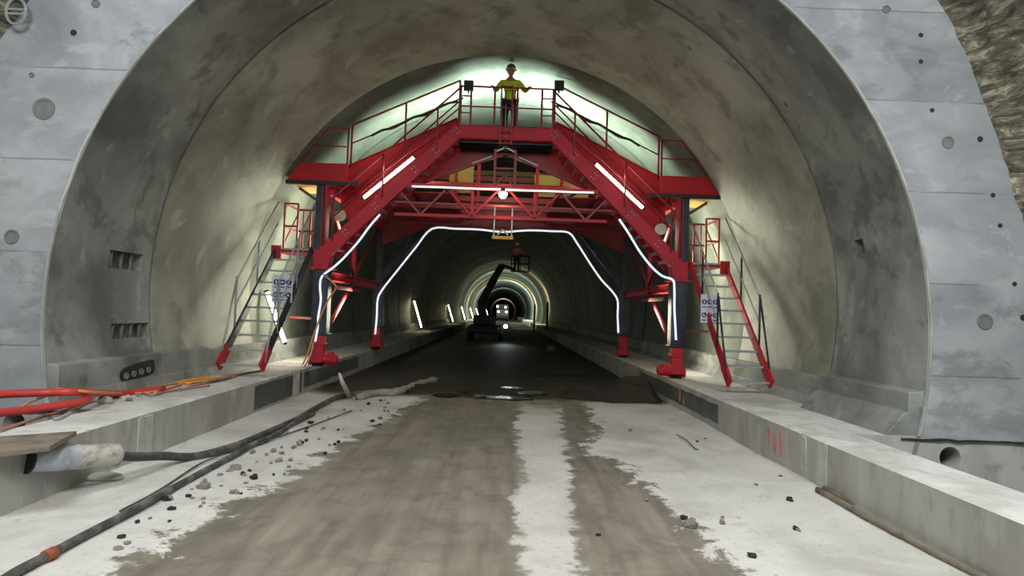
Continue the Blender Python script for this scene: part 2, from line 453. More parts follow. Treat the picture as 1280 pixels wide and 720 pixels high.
# niche fittings: short concrete stubs left between the duct openings
for nn, k in ((n1, 3), (n2, 4)):
    for i in range(k):
        t = (i+.6)/(k+.35); yv = nn[0]+(nn[1]-nn[0])*t
        zc = CZ+R*(math.sin(nn[2])+math.sin(nn[3]))/2; c = V(wall_x(zc, yv, -1)-.07, yv, zc); h = (nn[3]-nn[2])*R*.42
        mb = MB(); mb.tube([c-V(0,0,h+.02), c-V(0,0,0), c+V(0,0,h+.02)], [.034, .022, .036], 8)
        mb.build('niche_rib', 'ringmark', wall_entrance, smooth=True)

# front ring face
NA = 96
A0, A1 = math.radians(-20), math.radians(200)
mb = MB()
c1 = (-.15, 1.68)
rows = []
for rr in (5.125, 5.4, 5.8, 6.2, 6.6, 7.6):
    for i in range(NA+1):
        a = A0+(A1-A0)*i/NA
        x, z = c1[0]+rr*math.cos(a), c1[1]+rr*math.sin(a)
        # the flat face stops on the low wall
        if z < .5:
            z = .5
        mb.v.append(V(x, Y1, z))
for k in range(5):
    for i in range(NA):
        mb.f.append((k*(NA+1)+i, (k+1)*(NA+1)+i, (k+1)*(NA+1)+i+1, k*(NA+1)+i+1))
wall_front = mb.build('wall_front', 'face'); struct(wall_front)
# tie holes and patched cones in the face
def face_pt(px, py): return P(px, py, Y1)
for px, py, r, kind in [(1108,12,.05,'r'),(1151,44,.022,'h'),(1151,77,.022,'h'),(1165,138,.022,'h'),(1185,178,.075,'r'),(1225,174,.028,'h'),
                        (1241,244,.022,'h'),(1250,282,.022,'h'),(1268,355,.022,'h'),(1231,402,.095,'r'),(1279,397,.03,'h'),
                        (55,136,.13,'r'),(15,296,.085,'r'),(92,41,.03,'h'),(40,94,.03,'r'),(120,5,.05,'r')]:
    c = face_pt(px, py)
    if kind == 'r':
        mb = MB().lathe([(r, -.0), (r*.96, .012), (r*.74, .012), (r*.70, .002), (1e-4, .002)], c-V(0,.0,0), (0,-1,0), 24)
        o = mb.build('patched_cone', 'ringmark', wall_front, smooth=False)
    else:
        mb = MB().lathe([(r*1.25, 0), (r*1.2, .006), (r, .006), (r*.8, .003), (1e-4, .003)], c, (0,-1,0), 14)
        o = mb.build('tie_hole', 'hole', wall_front)
# tie holes on the curved lining
for px, py, r in [(253,12,.05),(238,155,.04),(983,130,.05),(968,12,.09),(420,45,.07),(862,60,.04),(1045,240,.05),(415,110,.03),(845,82,.05)]:
    yv, a, p = wall_hit(px, py)
    cx, cz, rr = ring_at(yv); n = V(math.cos(a), 0, math.sin(a))
    mb = MB().lathe([(r, 0), (r*.95, .012), (r*.6, .012), (r*.5, .004), (1e-4, .004)], p+n*.004, -n, 14)
    mb.build('patched_cone', 'ringmark', wall_entrance if yv < Y2 else wall_middle)
# joint between face edge and reveal, a slightly ragged mortar lip
mb = MB()
pts = []
for i in range(161):
    a = math.radians(-13)+math.radians(206)*i/160
    rr = 5.11+noise.noise(V(i*.31, 0, 0))*.012
    pts.append(V(-.15+rr*math.cos(a), Y1+.005, 1.68+rr*math.sin(a)))
mb.tube(pts, .018, 6)
struct(mb.build('trim_1', 'lowwall'))

# low wall under the face with its duct hole, either side
for side, hx, nm in ((1, P(1190,573,Y1), 'wall_low_right'), (-1, P(15,530,Y1), 'wall_low_left')):
    mb = MB(); hr = .125; n = 28
    x0, x1 = (3.95, 7.6) if side > 0 else (-7.6, -4.55)
    z0, z1 = -.3, .505; cx_, cz_ = hx.x, hx.z
    # square around hole made of a ring, rest of boxes
    q = .17
    sq = []
    for k in range(n):
        t = 2*PI*(k+.5)/n; c, s_ = math.cos(t), math.sin(t); f = q/max(abs(c), abs(s_)); sq.append((cx_+c*f, cz_+s_*f))
    ci = [(cx_+hr*math.cos(2*PI*(k+.5)/n), cz_+hr*math.sin(2*PI*(k+.5)/n)) for k in range(n)]
    yf = Y1+.03
    vs = [V(x,yf,z) for x,z in sq]+[V(x,yf,z) for x,z in ci]+[V(x,yf+.5,z) for x,z in ci]
    fs = [(k, (k+1)%n, n+(k+1)%n, n+k) for k in range(n)]+[(n+k, n+(k+1)%n, 2*n+(k+1)%n, 2*n+k) for k in range(n)]+[tuple(range(2*n,3*n))]
    mb.add(vs, fs)
    for a, b in (((x0,z0),(cx_-q,z1)), ((cx_+q,z0),(x1,z1)), ((cx_-q,z0),(cx_+q,cz_-q)), ((cx_-q,cz_+q),(cx_+q,z1))):
        mb.add([V(a[0],yf,a[1]),V(b[0],yf,a[1]),V(b[0],yf,b[1]),V(a[0],yf,b[1])], [(0,1,2,3)])
    struct(mb.build(nm, 'lowwall'))
# shotcrete between face and rock on top of the low wall
mb = MB()
for side in (1, -1):
    pts = [V(side*(4.75+i*.11)-.13, Y1+.0, .5+noise.noise(V(i*.9, side*3, 0))*.02) for i in range(22)]
    mb.tube(pts, [.010+.014*abs(noise.noise(V(i*.9,1,side))) for i in range(22)], 6)
struct(mb.build('trim_2', 'hole'))

# rough rock tunnel in front
mb = MB(); ny, na = 70, 150
ys = [-5+(7.12+5)*((i/ny)) for i in range(ny+1)]
for yv in ys:
    for j in range(na+1):
        a = math.radians(-24)+math.radians(228)*j/na
        rib = .13*max(0, math.sin(yv*4.6+.4*math.sin(a*3)))**2
        base = 6.50 if a > 1.5 else 6.26+.24*min(1, max(0, (a-.15)/.6))+1.6*max(0, .22-a)
        rr = base-rib+.08*noise.noise(V(math.cos(a)*6, yv*1.7, math.sin(a)*6))+.05*noise.noise(V(math.cos(a)*22, yv*5, math.sin(a)*22))
        if yv > 6.6 and a > .3: rr = min(rr, 6.60)
        mb.v.append(V(-.15+rr*math.cos(a), yv, 1.95+rr*math.sin(a)))
for i in range(ny):
    for j in range(na):
        mb.f.append((i*(na+1)+j, i*(na+1)+j+1, (i+1)*(na+1)+j+1, (i+1)*(na+1)+j))
wall_rock = mb.build('wall_rock', 'rock', smooth=True); struct(wall_rock)
# steel plate ring of an anchor on the rock, top left
mb = MB()
c = P(20, 14, 6.85); pts = [c+V(.11*math.cos(t), 0, .15*math.sin(t)) for t in [2*PI*k/24 for k in range(25)]]
mb.tube(pts, .016, 6, cap=False)
mb.bar(c+V(-.1,0,.02), c+V(.1,0,.02), .02, .02); mb.bar(c+V(-.1,0,-.03), c+V(.1,0,-.03), .02, .02)
mb.build('anchor_plate', 'galv', wall_rock)

# floor
mb = MB(); nx, ny = 110, 210
xs = [XL-.02+(XR-XL+.04)*i/nx for i in range(nx+1)]; ys = [-2+16.5*i/ny for i in range(ny+1)]
for yv in ys:
    for x in xs:
        z = .016*noise.noise(V(x*1.3, yv*.7, 0))+.012*noise.noise(V(x*4.2, yv*2.1, 3))+.006*noise.noise(V(x*11, yv*7, 1))
        edge = min((x-XL), (XR-x))
        z += .02*max(0, 1-edge/.35)
        if yv > 13.6: z *= max(0, 1-(yv-13.6)/.9)
        mb.v.append(V(x, yv, z))
for j in range(ny):
    for i in range(nx):
        mb.f.append((j*(nx+1)+i, j*(nx+1)+i+1, (j+1)*(nx+1)+i+1, (j+1)*(nx+1)+i))
mb.add([V(XL-.02,14.5,0),V(XR+.02,14.5,0),V(XR+.02,240,0),V(XL-.02,240,0)], [(0,1,2,3)])
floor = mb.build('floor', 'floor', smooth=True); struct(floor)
mb = MB()
for a, b in ((-7.2, XL-.4), (XR+.4, 7.2)):
    mb.add([V(a,-5,-.22),V(b,-5,-.22),V(b,7.1,-.22),V(a,7.1,-.22)], [(0,1,2,3)])
struct(mb.build('floor_trench', 'lowwall'))
# end of the visible bore
mb = MB(); mb.lathe([(5.4, 0), (5.4, .2), (1e-4, .2)], (CX, 238, CZ), (0,1,0), 48); struct(mb.build('wall_end', 'hole'))

# kerbs + walkways: front part is a free-standing beam, further in it joins the wall
def kerb(side, name):
    X = XR if side > 0 else XL
    back = 4.12 if side > 0 else -4.66
    wall = 5.05 if side > 0 else -5.3
    a = []
    mb = MB()
    mb.prism([(X, -.3), (X, ZW-.02), (X+side*.02, ZW), (back-side*.02, ZW), (back, ZW-.02), (back, -.3)], -2, Y1+.02)
    o = mb.build(name, ['kerb', 'walk']); struct(o)
    mb2 = MB()
    mb2.prism([(X, -.3), (X, ZW-.02), (X+side*.02, ZW), (wall, ZW), (wall, -.3)], Y1+.02, 238)
    o2 = mb2.build('walkway_'+('right' if side > 0 else 'left'), ['kerb', 'walk']); struct(o2)
    for q in (o, o2):
        for p in q.data.polygons:
            if p.normal.z > .7: p.material_index = 1
    return o, o2
kerbR, walkR = kerb(1, 'kerb_right')
kerbL, walkL = kerb(-1, 'kerb_left')

def patch(px0, py0, px1, py1, X, mat, name, parent, side, ragged=.02, seed=0):
    """irregular thin coat on the kerb's inner face between two picture columns"""
    def yat(px):
        d = ray(px, 0)
        # intersect with plane x = X
        lo, hi = 3.0, 40.0
        for _ in range(50):
            m = (lo+hi)/2; p = V(X, m, .3); c = C2W.transposed() @ (p-V(0,0,CAMZ)); q = 640+FPX*c.x/-c.z
            if (q-px)*side > 0: lo = m
            else: hi = m
        return lo
    ya, yb = yat(px0), yat(px1)
    return min(ya, yb), max(ya, yb)
def coat(X, side, y0, y1, z0, z1, mat, name, parent, seed=0, rag=.03):
    if mat == 'laitance': X -= side*.006
    n = 26; top = []; bot = []
    for i in range(n+1):
        yv = y0+(y1-y0)*i/n
        e = rag*min(1, i/3, (n-i)/3)
        top.append(V(X-side*.004, yv, z1-abs(noise.noise(V(i*.7, seed, 0)))*rag*1.6)); bot.append(V(X-side*.004, yv, z0+abs(noise.noise(V(i*.7, seed, 9)))*rag*1.6))
    mb = MB(); vs = top+bot; m = n+1
    fs = [(i, i+1, m+i+1, m+i) for i in range(n)]
    bk = [v+V(side*.01, 0, 0) for v in vs]
    mb.add(vs+bk, fs+[(i, m*2+i, m*2+i+1, i+1) for i in range(n)]+[(m+i, m+i+1, m*3+i+1, m*3+i) for i in range(n)]+[(0, m, m*3, m*2), (n, m*2+n, m*3+n, m+n)])
    o = mb.build(name, mat, parent); return o
# dark damp panels and pale runs on the kerb faces
a, b = patch(385, 0, 222, 0, XL, '', '', None, -1)
for px0, px1, z0, z1, mt, nm in ((318, 377, .06, .47, 'darkpanel', 'damp_patch'), (380, 448, .12, .45, 'darkpanel', 'damp_patch'),
                                 (172, 190, .0, .50, 'laitance', 'pale_run'), (366, 374, .05, .5, 'laitance', 'pale_run')):
    y0, y1 = patch(px0, 0, px1, 0, XL, '', '', None, -1)
    coat(XL, -1, y0, y1, z0, z1, mt, nm, walkL if y0 > Y1 else kerbL, seed=px0*.1)
for px0, px1, z0, z1, mt, nm in ((800, 898, .12, .43, 'darkpanel', 'damp_patch'), (1022, 1034, .02, .52, 'laitance', 'pale_run'), (1003, 1008, .1, .5, 'laitance', 'pale_run'),
                                 ):
    y0, y1 = patch(px0, 0, px1, 0, XR, '', '', None, 1)
    coat(XR+(-.004 if mt == 'pink' else 0), 1, y0, y1, z0, z1, mt, nm, walkR if y0 > Y1 else kerbR, seed=px0*.1, rag=.05 if mt == 'pink' else .03)

def splat(px, z, ry, rz, seed, parent):
    y0, y1 = patch(px, 0, px+1, 0, XR, '', '', None, 1); n = 26; pts = []
    for k in range(n):
        t = 2*PI*k/n; f = 1+.8*noise.noise(V(math.cos(t)*1.5+seed, math.sin(t)*1.5, seed))
        pts.append(V(XR-.009, y0+ry*f*math.cos(t), z+rz*f*math.sin(t)))
    return MB().add(pts+[p+V(.012,0,0) for p in pts], [tuple(range(n))]+[(k, k+n, (k+1)%n+n, (k+1)%n) for k in range(n)]).build('spray_mark', 'pink', parent)
for px, z, ry, rz, sd in ((849,.30,.05,.13,1),(854,.22,.04,.08,2),(961,.34,.05,.10,3),(968,.26,.06,.09,4),(976,.30,.035,.12,5)): splat(px, z, ry, rz, sd, walkR)
# plinth at the foot of the lining
for side, nm in ((1, 'trim_3'), (-1, 'trim_4')):
    def X(h): return CX+side*h
    mb = MB()
    if side > 0:
        mb.prism([(X(5.2), 1.06), (X(4.86), 1.03), (X(4.86), .80), (X(4.80), .78), (X(4.58), ZW-.02), (X(5.2), ZW-.02)], Y1+.04, Y2-.03)
        mb.prism([(X(5.2), 1.0), (X(4.95), .98), (X(4.95), .66), (X(4.80), ZW-.02), (X(5.2), ZW-.02)], Y2+.03, 60)
    else:
        mb.prism([(X(5.3), 1.06), (X(4.93), 1.02), (X(4.93), .69), (X(4.925), .67), (X(4.90), ZW-.02), (X(5.3), ZW-.02)], Y1+.04, 10.6)
        mb.prism([(X(5.2), 1.0), (X(4.95), .98), (X(4.95), .66), (X(4.86), ZW-.02), (X(5.2), ZW-.02)], 10.6, 60)
    o = mb.build(nm, 'reveal', bevel=.012); struct(o)
    if side < 0: plinthL = o
# duct opening in the left plinth (third niche): flat sheet, recess shade in its colour
c = P(180, 463, 0.1)
c = P(180, 463, 8.05)
xf = CX-4.93
mb = MB()
mb.prism([(0,0)]*0 or [(xf+.012, .86), (xf+.012, .90), (xf-.1, .9), (xf-.1, .86)], 0, .01) if False else None
def duct(yc):
    m_ = MB(); n = 20
    return m_
yv0, yv1 = 8.15, 8.95
fr = MB()
path = [V(xf+.006, yv0+.05, .70), V(xf+.006, yv0, .79), V(xf+.006, yv0+.12, .88), V(xf+.006, yv1-.1, .94), V(xf+.006, yv1, .87), V(xf+.006, yv1-.06, .73), V(xf+.006, yv0+.05, .70)]
loop = spline(path, 6)
fr.add(loop+[p-V(.004,0,0) for p in loop], [tuple(range(len(loop)))])
fr.build('duct_opening', 'hole', plinthL)
for k in range(4):
    q = V(xf+.014, yv0+.13+k*.17, .765+k*.012)
    MB().lathe([(.045, -.004), (.045, .012), (.032, .012), (.030, .002), (1e-4, .002)], q, (1,0,0), 16).build('duct_pipe_end', 'ringmark', plinthL)

# ------------------------------------------------------------------ gantry
GC = -.09
FY, PY, RY = 12.70, 13.45, 18.5
gantry = empty('formwork_gantry', (GC, FY, ZW), 'large red steel portal gantry straddling the road with stairs, wings and railings', 'gantry')
def g(x, y, z): return V(GC+x, y, z)
def part(mb, name, mat, parent=None, **k): return mb.build(name, mat, parent or gantry, **k)
# top beam
mb = MB(); mb.box(g(-1.0,FY,5.46), g(1.0,FY+.03,5.72)); mb.box(g(-1.0,FY,5.44), g(1.0,FY+.14,5.465)); mb.box(g(-1.0,FY,5.70), g(1.0,FY+.14,5.725))
part(mb, 'top_beam', 'red', bevel=.006)
mb = MB(); mb.box(g(-1.02,FY+.10,5.47), g(1.02,PY+.5,5.50))
for k in range(7): mb.box(g(-1.02,FY+.2+k*.18,5.40), g(1.02,FY+.23+k*.18,5.47))
part(mb, 'platform_deck', 'black')  # black puts the shade of the underside into the deck colour
for s in (-1, 1):
    sd = 'left' if s < 0 else 'right'
    # sloping front stringer (channel) 
    p, q = g(s*1.02, FY+.02, 5.585), g(s*3.70, FY+.02, 2.93)
    d = (q-p).normalized()
    perp = V(-d.z, 0, d.x)*1; perp = perp if perp.z > 0 else -perp
    mb = MB(); mb.bar(p-d*.06, q+d*.02, .03, .27, up=perp)
    for e in (-1, 1):
        o = perp*e*.128; mb.bar(p+o+V(0,.07,0), q+o+V(0,.07,0), .14, .016, up=perp)
    st = part(mb, 'stair_stringer', 'red', bevel=.004)
    # splice plates with bolts on the stringer
    for t in (.0, .16, .32, .62, .84):
        c = p+(q-p)*t - V(0,.022,0)
        for u in (-.07, .0):
            for w in (-.05, .05):
                part(MB().lathe([(.016,0),(.016,.014),(.008,.018)], c+d*(u+.05)+perp*w, (0,-1,0), 6), 'bolt', 'galv', st)
    # inner stringer further back
    mb = MB(); pp, qq = p+V(0,PY-FY,0), q+V(0,PY-FY,0); mb.bar(pp, qq, .03, .22, up=perp)
    part(mb, 'stair_stringer', 'red')
    # treads
    for k in range(15):
        t = (k+.5)/15; c = p+(q-p)*t
        mb = MB(); mb.box(c+V(-.13,.05,-.015), c+V(.13,PY-FY-.02,.012)); mb.box(c+V(-.13,.05,-.05), c+V(-.11,PY-FY-.02,-.01))
        part(mb, 'stair_tread', 'galv')
    # big red side plate carrying the ramp to the wing
    poly = [(s*3.52,4.90),(s*1.1,6.08),(s*1.0,5.62),(s*2.1,4.66),(s*3.3,3.55),(s*3.62,3.92),(s*3.62,4.88)]
    mb = MB().prism([(GC+x, z) for x, z in poly], PY+.02, PY+.04)
    # edge flange on the ramp
    mb.bar(g(s*3.52,PY-.02,4.90), g(s*1.1,PY-.02,6.08), .09, .014)
    pl = part(mb, 'side_plate', 'red2', bevel=.003)
    for t in (.25, .5, .75):
        a_ = g(s*(3.4-2.2*t), PY+.0, 4.9+1.08*t); b_ = g(s*(3.25-2.05*t), PY+.0, 3.75+2.0*t)
        part(MB().bar(a_-V(0,0,.03), b_, .05, .025, up=(0,1,0)), 'stiffener', 'red', pl)
    part(MB().bar(g(s*3.4,PY-.02,4.28), g(s*1.5,PY-.02,5.72), .06, .05, up=(0,0,1)), 'stiffener', 'red', pl)
    # ramp deck behind the plate
    mb = MB(); mb.bar(g(s*3.5,PY+.4,4.84), g(s*1.05,PY+.4,6.02), .72, .03)
    part(mb, 'ramp_deck', 'ply')
    # wing box
    poly = [(s*4.30,4.80),(s*4.56,4.42),(s*3.30,4.42),(s*3.30,4.80)]
    mb = MB().prism([(GC+x, z) for x, z in poly], FY+.02, FY+.05)
    mb.prism([(GC+x, z) for x, z in [(s*4.34,4.46),(s*4.5,4.42),(s*3.3,4.42),(s*3.3,4.46)]], FY+.05, FY+1.2)
    part(mb, 'wing_box', 'red2', bevel=.004)
    mb = MB().box(g(s*3.05,FY-.01,4.335), g(s*4.58,FY+.09,4.415)); part(mb, 'wing_joist', 'black', bevel=.004)
    mb = MB().box(g(s*3.65,FY+.1,4.36), g(s*4.50,FY+1.2,4.395)); part(mb, 'wing_deck', 'ply')
    mb = MB().bar(g(s*3.85,FY+.5,3.95), g(s*4.45,FY+.5,4.34), .06, .06); mb.bar(g(s*3.78,FY+.5,3.9), g(s*4.1,FY+.5,3.9), .1, .07); part(mb, 'wing_bracket', 'brownwood')
    # column above the knee
    mb = MB().bar(g(s*3.80,FY+.14,2.85), g(s*3.80,FY+.14,4.35), .20, .03, up=(1,0,0)) if False else MB()
    mb.box(g(s*3.86-.085,FY+.06,2.8), g(s*3.86+.085,FY+.26,4.36)); cl = part(mb, 'column', 'navy', bevel=.006)
    mb = MB().box(g(s*(3.86-.13)-.015,FY+.02,2.75), g(s*(3.86-.13)+.015,FY+.28,4.4)); part(mb, 'column_flange', 'red', cl)
    mb = MB().box(g(s*(3.86-.06)-.012,FY+.03,2.95), g(s*(3.86-.06)+.012,FY+.06,4.3)); part(mb, 'column_flange', 'redrail_and_shade', cl)
    # knee block
    mb = MB().prism([(GC+x, z) for x, z in [(s*3.55,2.98),(s*3.92,2.98),(s*3.92,2.60),(s*3.62,2.60)]], FY-.01, FY+.28)
    mb.box(g(s*3.50,FY-.03,2.56), g(s*3.98,FY+.30,2.61)); part(mb, 'knee_block', 'red', bevel=.006)
    # legs front and rear
    for yy, nm in ((FY, 'front'), (RY, 'rear')):
        mb = MB().box(g(s*3.76-.16,yy+.02,1.22), g(s*3.76+.16,yy+.30,2.56))
        mb.box(g(s*3.76-.20,yy-.01,1.19), g(s*3.76+.20,yy+.33,1.225))
        lg = part(mb, 'leg', 'navy', bevel=.012)
        mb = MB().box(g(s*3.76-.11,yy+.05,.78), g(s*3.76+.11,yy+.27,1.19)); mb.box(g(s*3.76-.15,yy+.02,.98), g(s*3.76+.15,yy+.30,1.02))
        part(mb, 'telescopic_foot', 'red', lg, bevel=.006)
        mb = MB().box(g(s*3.76-.16,yy+.0,.62), g(s*3.76+.16,yy+.34,.80)); mb.box(g(s*3.76-.18,yy+.03,.56), g(s*3.76-.13,yy+.31,.70)); mb.box(g(s*3.76+.13,yy+.03,.56), g(s*3.76+.18,yy+.31,.70))
        part(mb, 'wheel_housing', 'red', lg, bevel=.01)
        mb = MB()
        for e in (.10, .24): mb.lathe([(.05,-.10),(.085,-.10),(.085,.10),(.05,.10)], g(s*3.76,yy+e-.0,ZW+.088), (1,0,0), 20)
        part(mb, 'rail_wheel', 'black', lg)
        if yy == FY:
            mb = MB(); c = g(s*3.48,yy-.04,.70)
            mb.lathe([(.03,-.16),(.08,-.16),(.10,-.13),(.10,.06),(.075,.07),(.075,.13),(.02,.14)], c, (s,0,0), 18)
            for k in range(7): mb.lathe([(.112,-.003),(.112,.003)], c+V(-s*(.11-k*.025),0,0), (1,0,0), 18)
            mb.box(c+V(-.05,-.06,.08), c+V(.06,.06,.15)); mb.box(c+V(s*.12-.02,-.04,-.07), c+V(s*.3+.02,.08,.09))
            part(mb, 'drive_motor', 'red', lg)
    # longitudinal side beams, braces
    mb = MB().ibeam(g(s*3.80,FY+.3,2.46), g(s*3.80,RY,2.46), .16, .2); part(mb, 'side_beam', 'red')
    mb = MB().bar(g(s*3.70,FY+.3,4.28), g(s*3.70,RY,4.28), .12, .2); part(mb, 'side_beam', 'red')
    for ya, yb in ((FY+.4, 15.6), (RY-.2, 15.6)):
        part(MB().tube([g(s*3.78,ya,4.2), g(s*3.78,yb,2.58)], .035, 8), 'side_brace', 'redrail_and_shade', smooth=True)
    part(MB().tube([g(s*3.74,FY+.5,1.25), g(s*3.74,FY+2.6,2.4)], .045, 8), 'side_brace', 'redrail_and_shade', smooth=True)
    part(MB().bar(g(s*3.80,15.6,2.5), g(s*3.80,15.6,4.2), .1, .1), 'side_post', 'red')
    part(MB().bar(g(s*3.5,FY+.35,2.2), g(s*3.5,15.0,2.2), .05, .07), 'side_rail', 'redrail_and_shade')
    part(MB().bar(g(s*3.74,FY+.2,1.52), g(s*4.7,FY+1.0,1.52), .05, .05), 'side_rail', 'redrail_and_shade')
    # rear portal haunch
    part(MB().ibeam(g(s*2.3,RY+.15,4.46), g(s*3.84,RY+.15,2.55), .16, .2), 'rear_haunch', 'navy')  # dark paint carries the shade of the unlit rear
    part(MB().box(g(s*3.76-.1,RY+.05,2.5), g(s*3.76+.1,RY+.27,4.5)), 'rear_column', 'navy')
    part(MB().prism([(GC+x, z) for x, z in [(s*2.1,4.9),(s*2.3,4.3),(s*3.7,3.7),(s*3.7,4.3)]], RY+.04, RY+.08), 'rear_gusset', 'redrail_and_shade')  # darker red with the rear's shade painted in
    # wing rails following the vault
    rl = MB()
    rl.tube([g(s*3.32,FY+.05,5.56), g(s*3.74,FY+.05,5.56), g(s*4.30,FY+.05,4.82)], .02, 8); rl.tube([g(s*3.32,FY+.05,5.17), g(s*4.02,FY+.05,5.17)], .016, 8)
    part(rl, 'wing_rail', 'redrail_and_shade', smooth=True)
    part(MB().tube([g(s*3.32,FY+.05,4.75), g(s*3.32,FY+.05,5.56)], .022, 8), 'rail_post', 'redrail_and_shade', smooth=True)
    # ramp rails
    a_, b_ = (3.44, 5.86), (1.07, 6.96)
    for dz, r_ in ((0, .022), (-.42, .017)):
        part(MB().tube([g(s*a_[0],PY+.03,a_[1]+dz), g(s*b_[0],PY+.03,b_[1]+dz)], r_, 8), 'ramp_rail', 'redrail_and_shade', smooth=True)
    for t in (0, .5, 1):
        x = a_[0]+(b_[0]-a_[0])*t; z = a_[1]+(b_[1]-a_[1])*t
        part(MB().tube([g(s*x,PY+.03,z-.98), g(s*x,PY+.03,z)], .022, 8), 'rail_post', 'redrail_and_shade', smooth=True)
    # dark hose tied along the ramp's middle rail
    part(MB().tube(spline([g(s*(3.0-1.9*t),PY-.0,5.64+.88*t-.02+.03*math.sin(t*17)) for t in [i/8 for i in range(9)]], 4), .028, 7), 'rail_hose', 'black', smooth=True)
    # front stair rails
    a_, b_ = (.98, 6.52), (3.62, 4.02)
    part(MB().tube([g(s*a_[0],FY-.0,a_[1]), g(s*b_[0],FY-.0,b_[1]), g(s*3.74,FY,3.78), g(s*3.74,FY,3.05)], .02, 8), 'stair_rail', 'redrail_and_shade', smooth=True)
    part(MB().tube([g(s*a_[0],FY-.0,a_[1]-.42), g(s*b_[0],FY-.0,b_[1]-.42)], .016, 8), 'stair_rail', 'redrail_and_shade', smooth=True)
    for x in (1.45, 2.55, 3.55):
        z = a_[1]-(x-a_[0])*(a_[1]-b_[1])/(b_[0]-a_[0]); part(MB().tube([g(s*x,FY-.01,z-.92), g(s*x,FY-.01,z)], .02, 8), 'rail_post', 'redrail_and_shade', smooth=True)
    part(MB().tube([g(s*a_[0],PY-.1,a_[1]), g(s*b_[0],PY-.1,b_[1])], .018, 8), 'stair_rail', 'redrail_and_shade', smooth=True)
# top platform railing
for z, r_ in ((6.55, .021), (6.12, .017)):
    part(MB().tube([g(-.98,FY+.01,z), g(.98,FY+.01,z)], r_, 8), 'platform_rail', 'redrail_and_shade', smooth=True)
for x in (-.98, -.76, -.26, .22, .74, .98):
    part(MB().box(g(x-.022,FY-.01,5.7), g(x+.022,FY+.03,6.56)), 'rail_post', 'redrail_and_shade')
for x in (-.87, .86):
    part(MB().bar(g(x-.11,FY+.01,5.98), g(x+.12,FY+.01,5.98), .02, .025), 'platform_rail', 'redrail_and_shade')
    part(MB().bar(g(x-.11,FY+.01,6.34), g(x+.12,FY+.01,6.34), .02, .025), 'platform_rail', 'redrail_and_shade')
# centre ladder
ld = MB()
ld = part(MB().bar(g(-.12,FY-.05,5.32), g(-.12,FY-.05,6.57), .035, .035), 'ladder_stile', 'redrail_and_shade')
part(MB().bar(g(.11,FY-.05,5.32), g(.11,FY-.05,6.57), .035, .035), 'ladder_stile', 'redrail_and_shade')
for z in (5.36, 5.58, 6.1, 6.55): part(MB().tube([g(-.12,FY-.05,z), g(.11,FY-.05,z)], .017, 8), 'ladder_rung', 'redrail_and_shade', smooth=True)
# gable behind the platform
GY = FY+.95
poly = [(-2.12,4.55),(0,5.42),(2.12,4.55),(2.12,4.66),(1.05,5.47),(-1.05,5.47),(-2.12,4.66)]
part(MB().prism([(GC+x,z) for x,z in poly], GY+.02, GY+.04), 'gable_plate', 'redrail_and_shade')
for s in (-1, 1):
    part(MB().bar(g(0,GY,5.40), g(s*2.15,GY,4.53), .07, .06), 'gable_rafter', 'redrail_and_shade')
    part(MB().bar(g(s*.3,GY-.05,5.30), g(s*.75,GY-.05,5.12), .03, .03), 'gable_tie', 'galv')
# hanger frame in the middle
for x in (-.21, .22): part(MB().bar(g(x,FY+.12,4.42), g(x,FY+.12,5.25), .055, .055), 'hanger_post', 'redrail_and_shade')
part(MB().bar(g(-.21,FY+.12,5.2), g(0,FY+.12,5.30), .03, .03).bar(g(.22,FY+.12,5.2), g(0,FY+.12,5.30), .03, .03), 'hanger_cap', 'galv')
part(MB().bar(g(0,FY+.12,5.28), g(0,FY+.12,5.44), .06, .06), 'hanger_pin', 'black')
for s in (-1, 1): part(MB().bar(g(s*.2,FY+.10,4.46), g(0,FY+.10,4.70), .05, .03), 'hanger_strut', 'redrail_and_shade')
part(MB().bar(g(-.2,FY+.14,4.85), g(.2,FY+.14,4.85), .04, .04), 'hanger_rung', 'redrail_and_shade')
# lower truss
TY = FY+.12
part(MB().bar(g(-2.1,TY-.06,4.40), g(2.0,TY-.06,4.40), .08, .09), 'truss_chord', 'red')
part(MB().bar(g(-2.5,TY+.1,4.07), g(2.4,TY+.1,4.04), .04, .04), 'truss_chord', 'redrail_and_shade')
part(MB().bar(g(-2.3,TY,3.79), g(2.2,TY,3.79), .06, .06), 'truss_chord', 'red')
for s in (-1, 1):
    part(MB().bar(g(s*.66,TY,3.79), g(s*.66,TY,4.38), .06, .06), 'truss_post', 'red')
    for dx in (-.54, .54): part(MB().bar(g(s*.66,TY,3.80), g(s*.66+dx,TY,4.37), .05, .04), 'truss_diagonal', 'red')
    for dx in (-.54, .54): part(MB().bar(g(s*1.75,TY,3.80), g(s*1.75+dx,TY,4.37), .05, .04), 'truss_diagonal', 'redrail_and_shade')
# small cross frame under the truss
for x in (-.2, .2): part(MB().bar(g(x,TY+.9,3.45), g(x,TY+.9,4.2), .025, .025), 'hanger_rod', 'galv')
part(MB().bar(g(-.24,TY+.9,3.48), g(.24,TY+.9,3.48), .06, .07), 'hanger_shelf', 'ply')
for s in (-1, 1): part(MB().bar(g(s*.12,TY+.88,3.54), g(0,TY+.88,3.66), .04, .03), 'hanger_strut', 'cream')
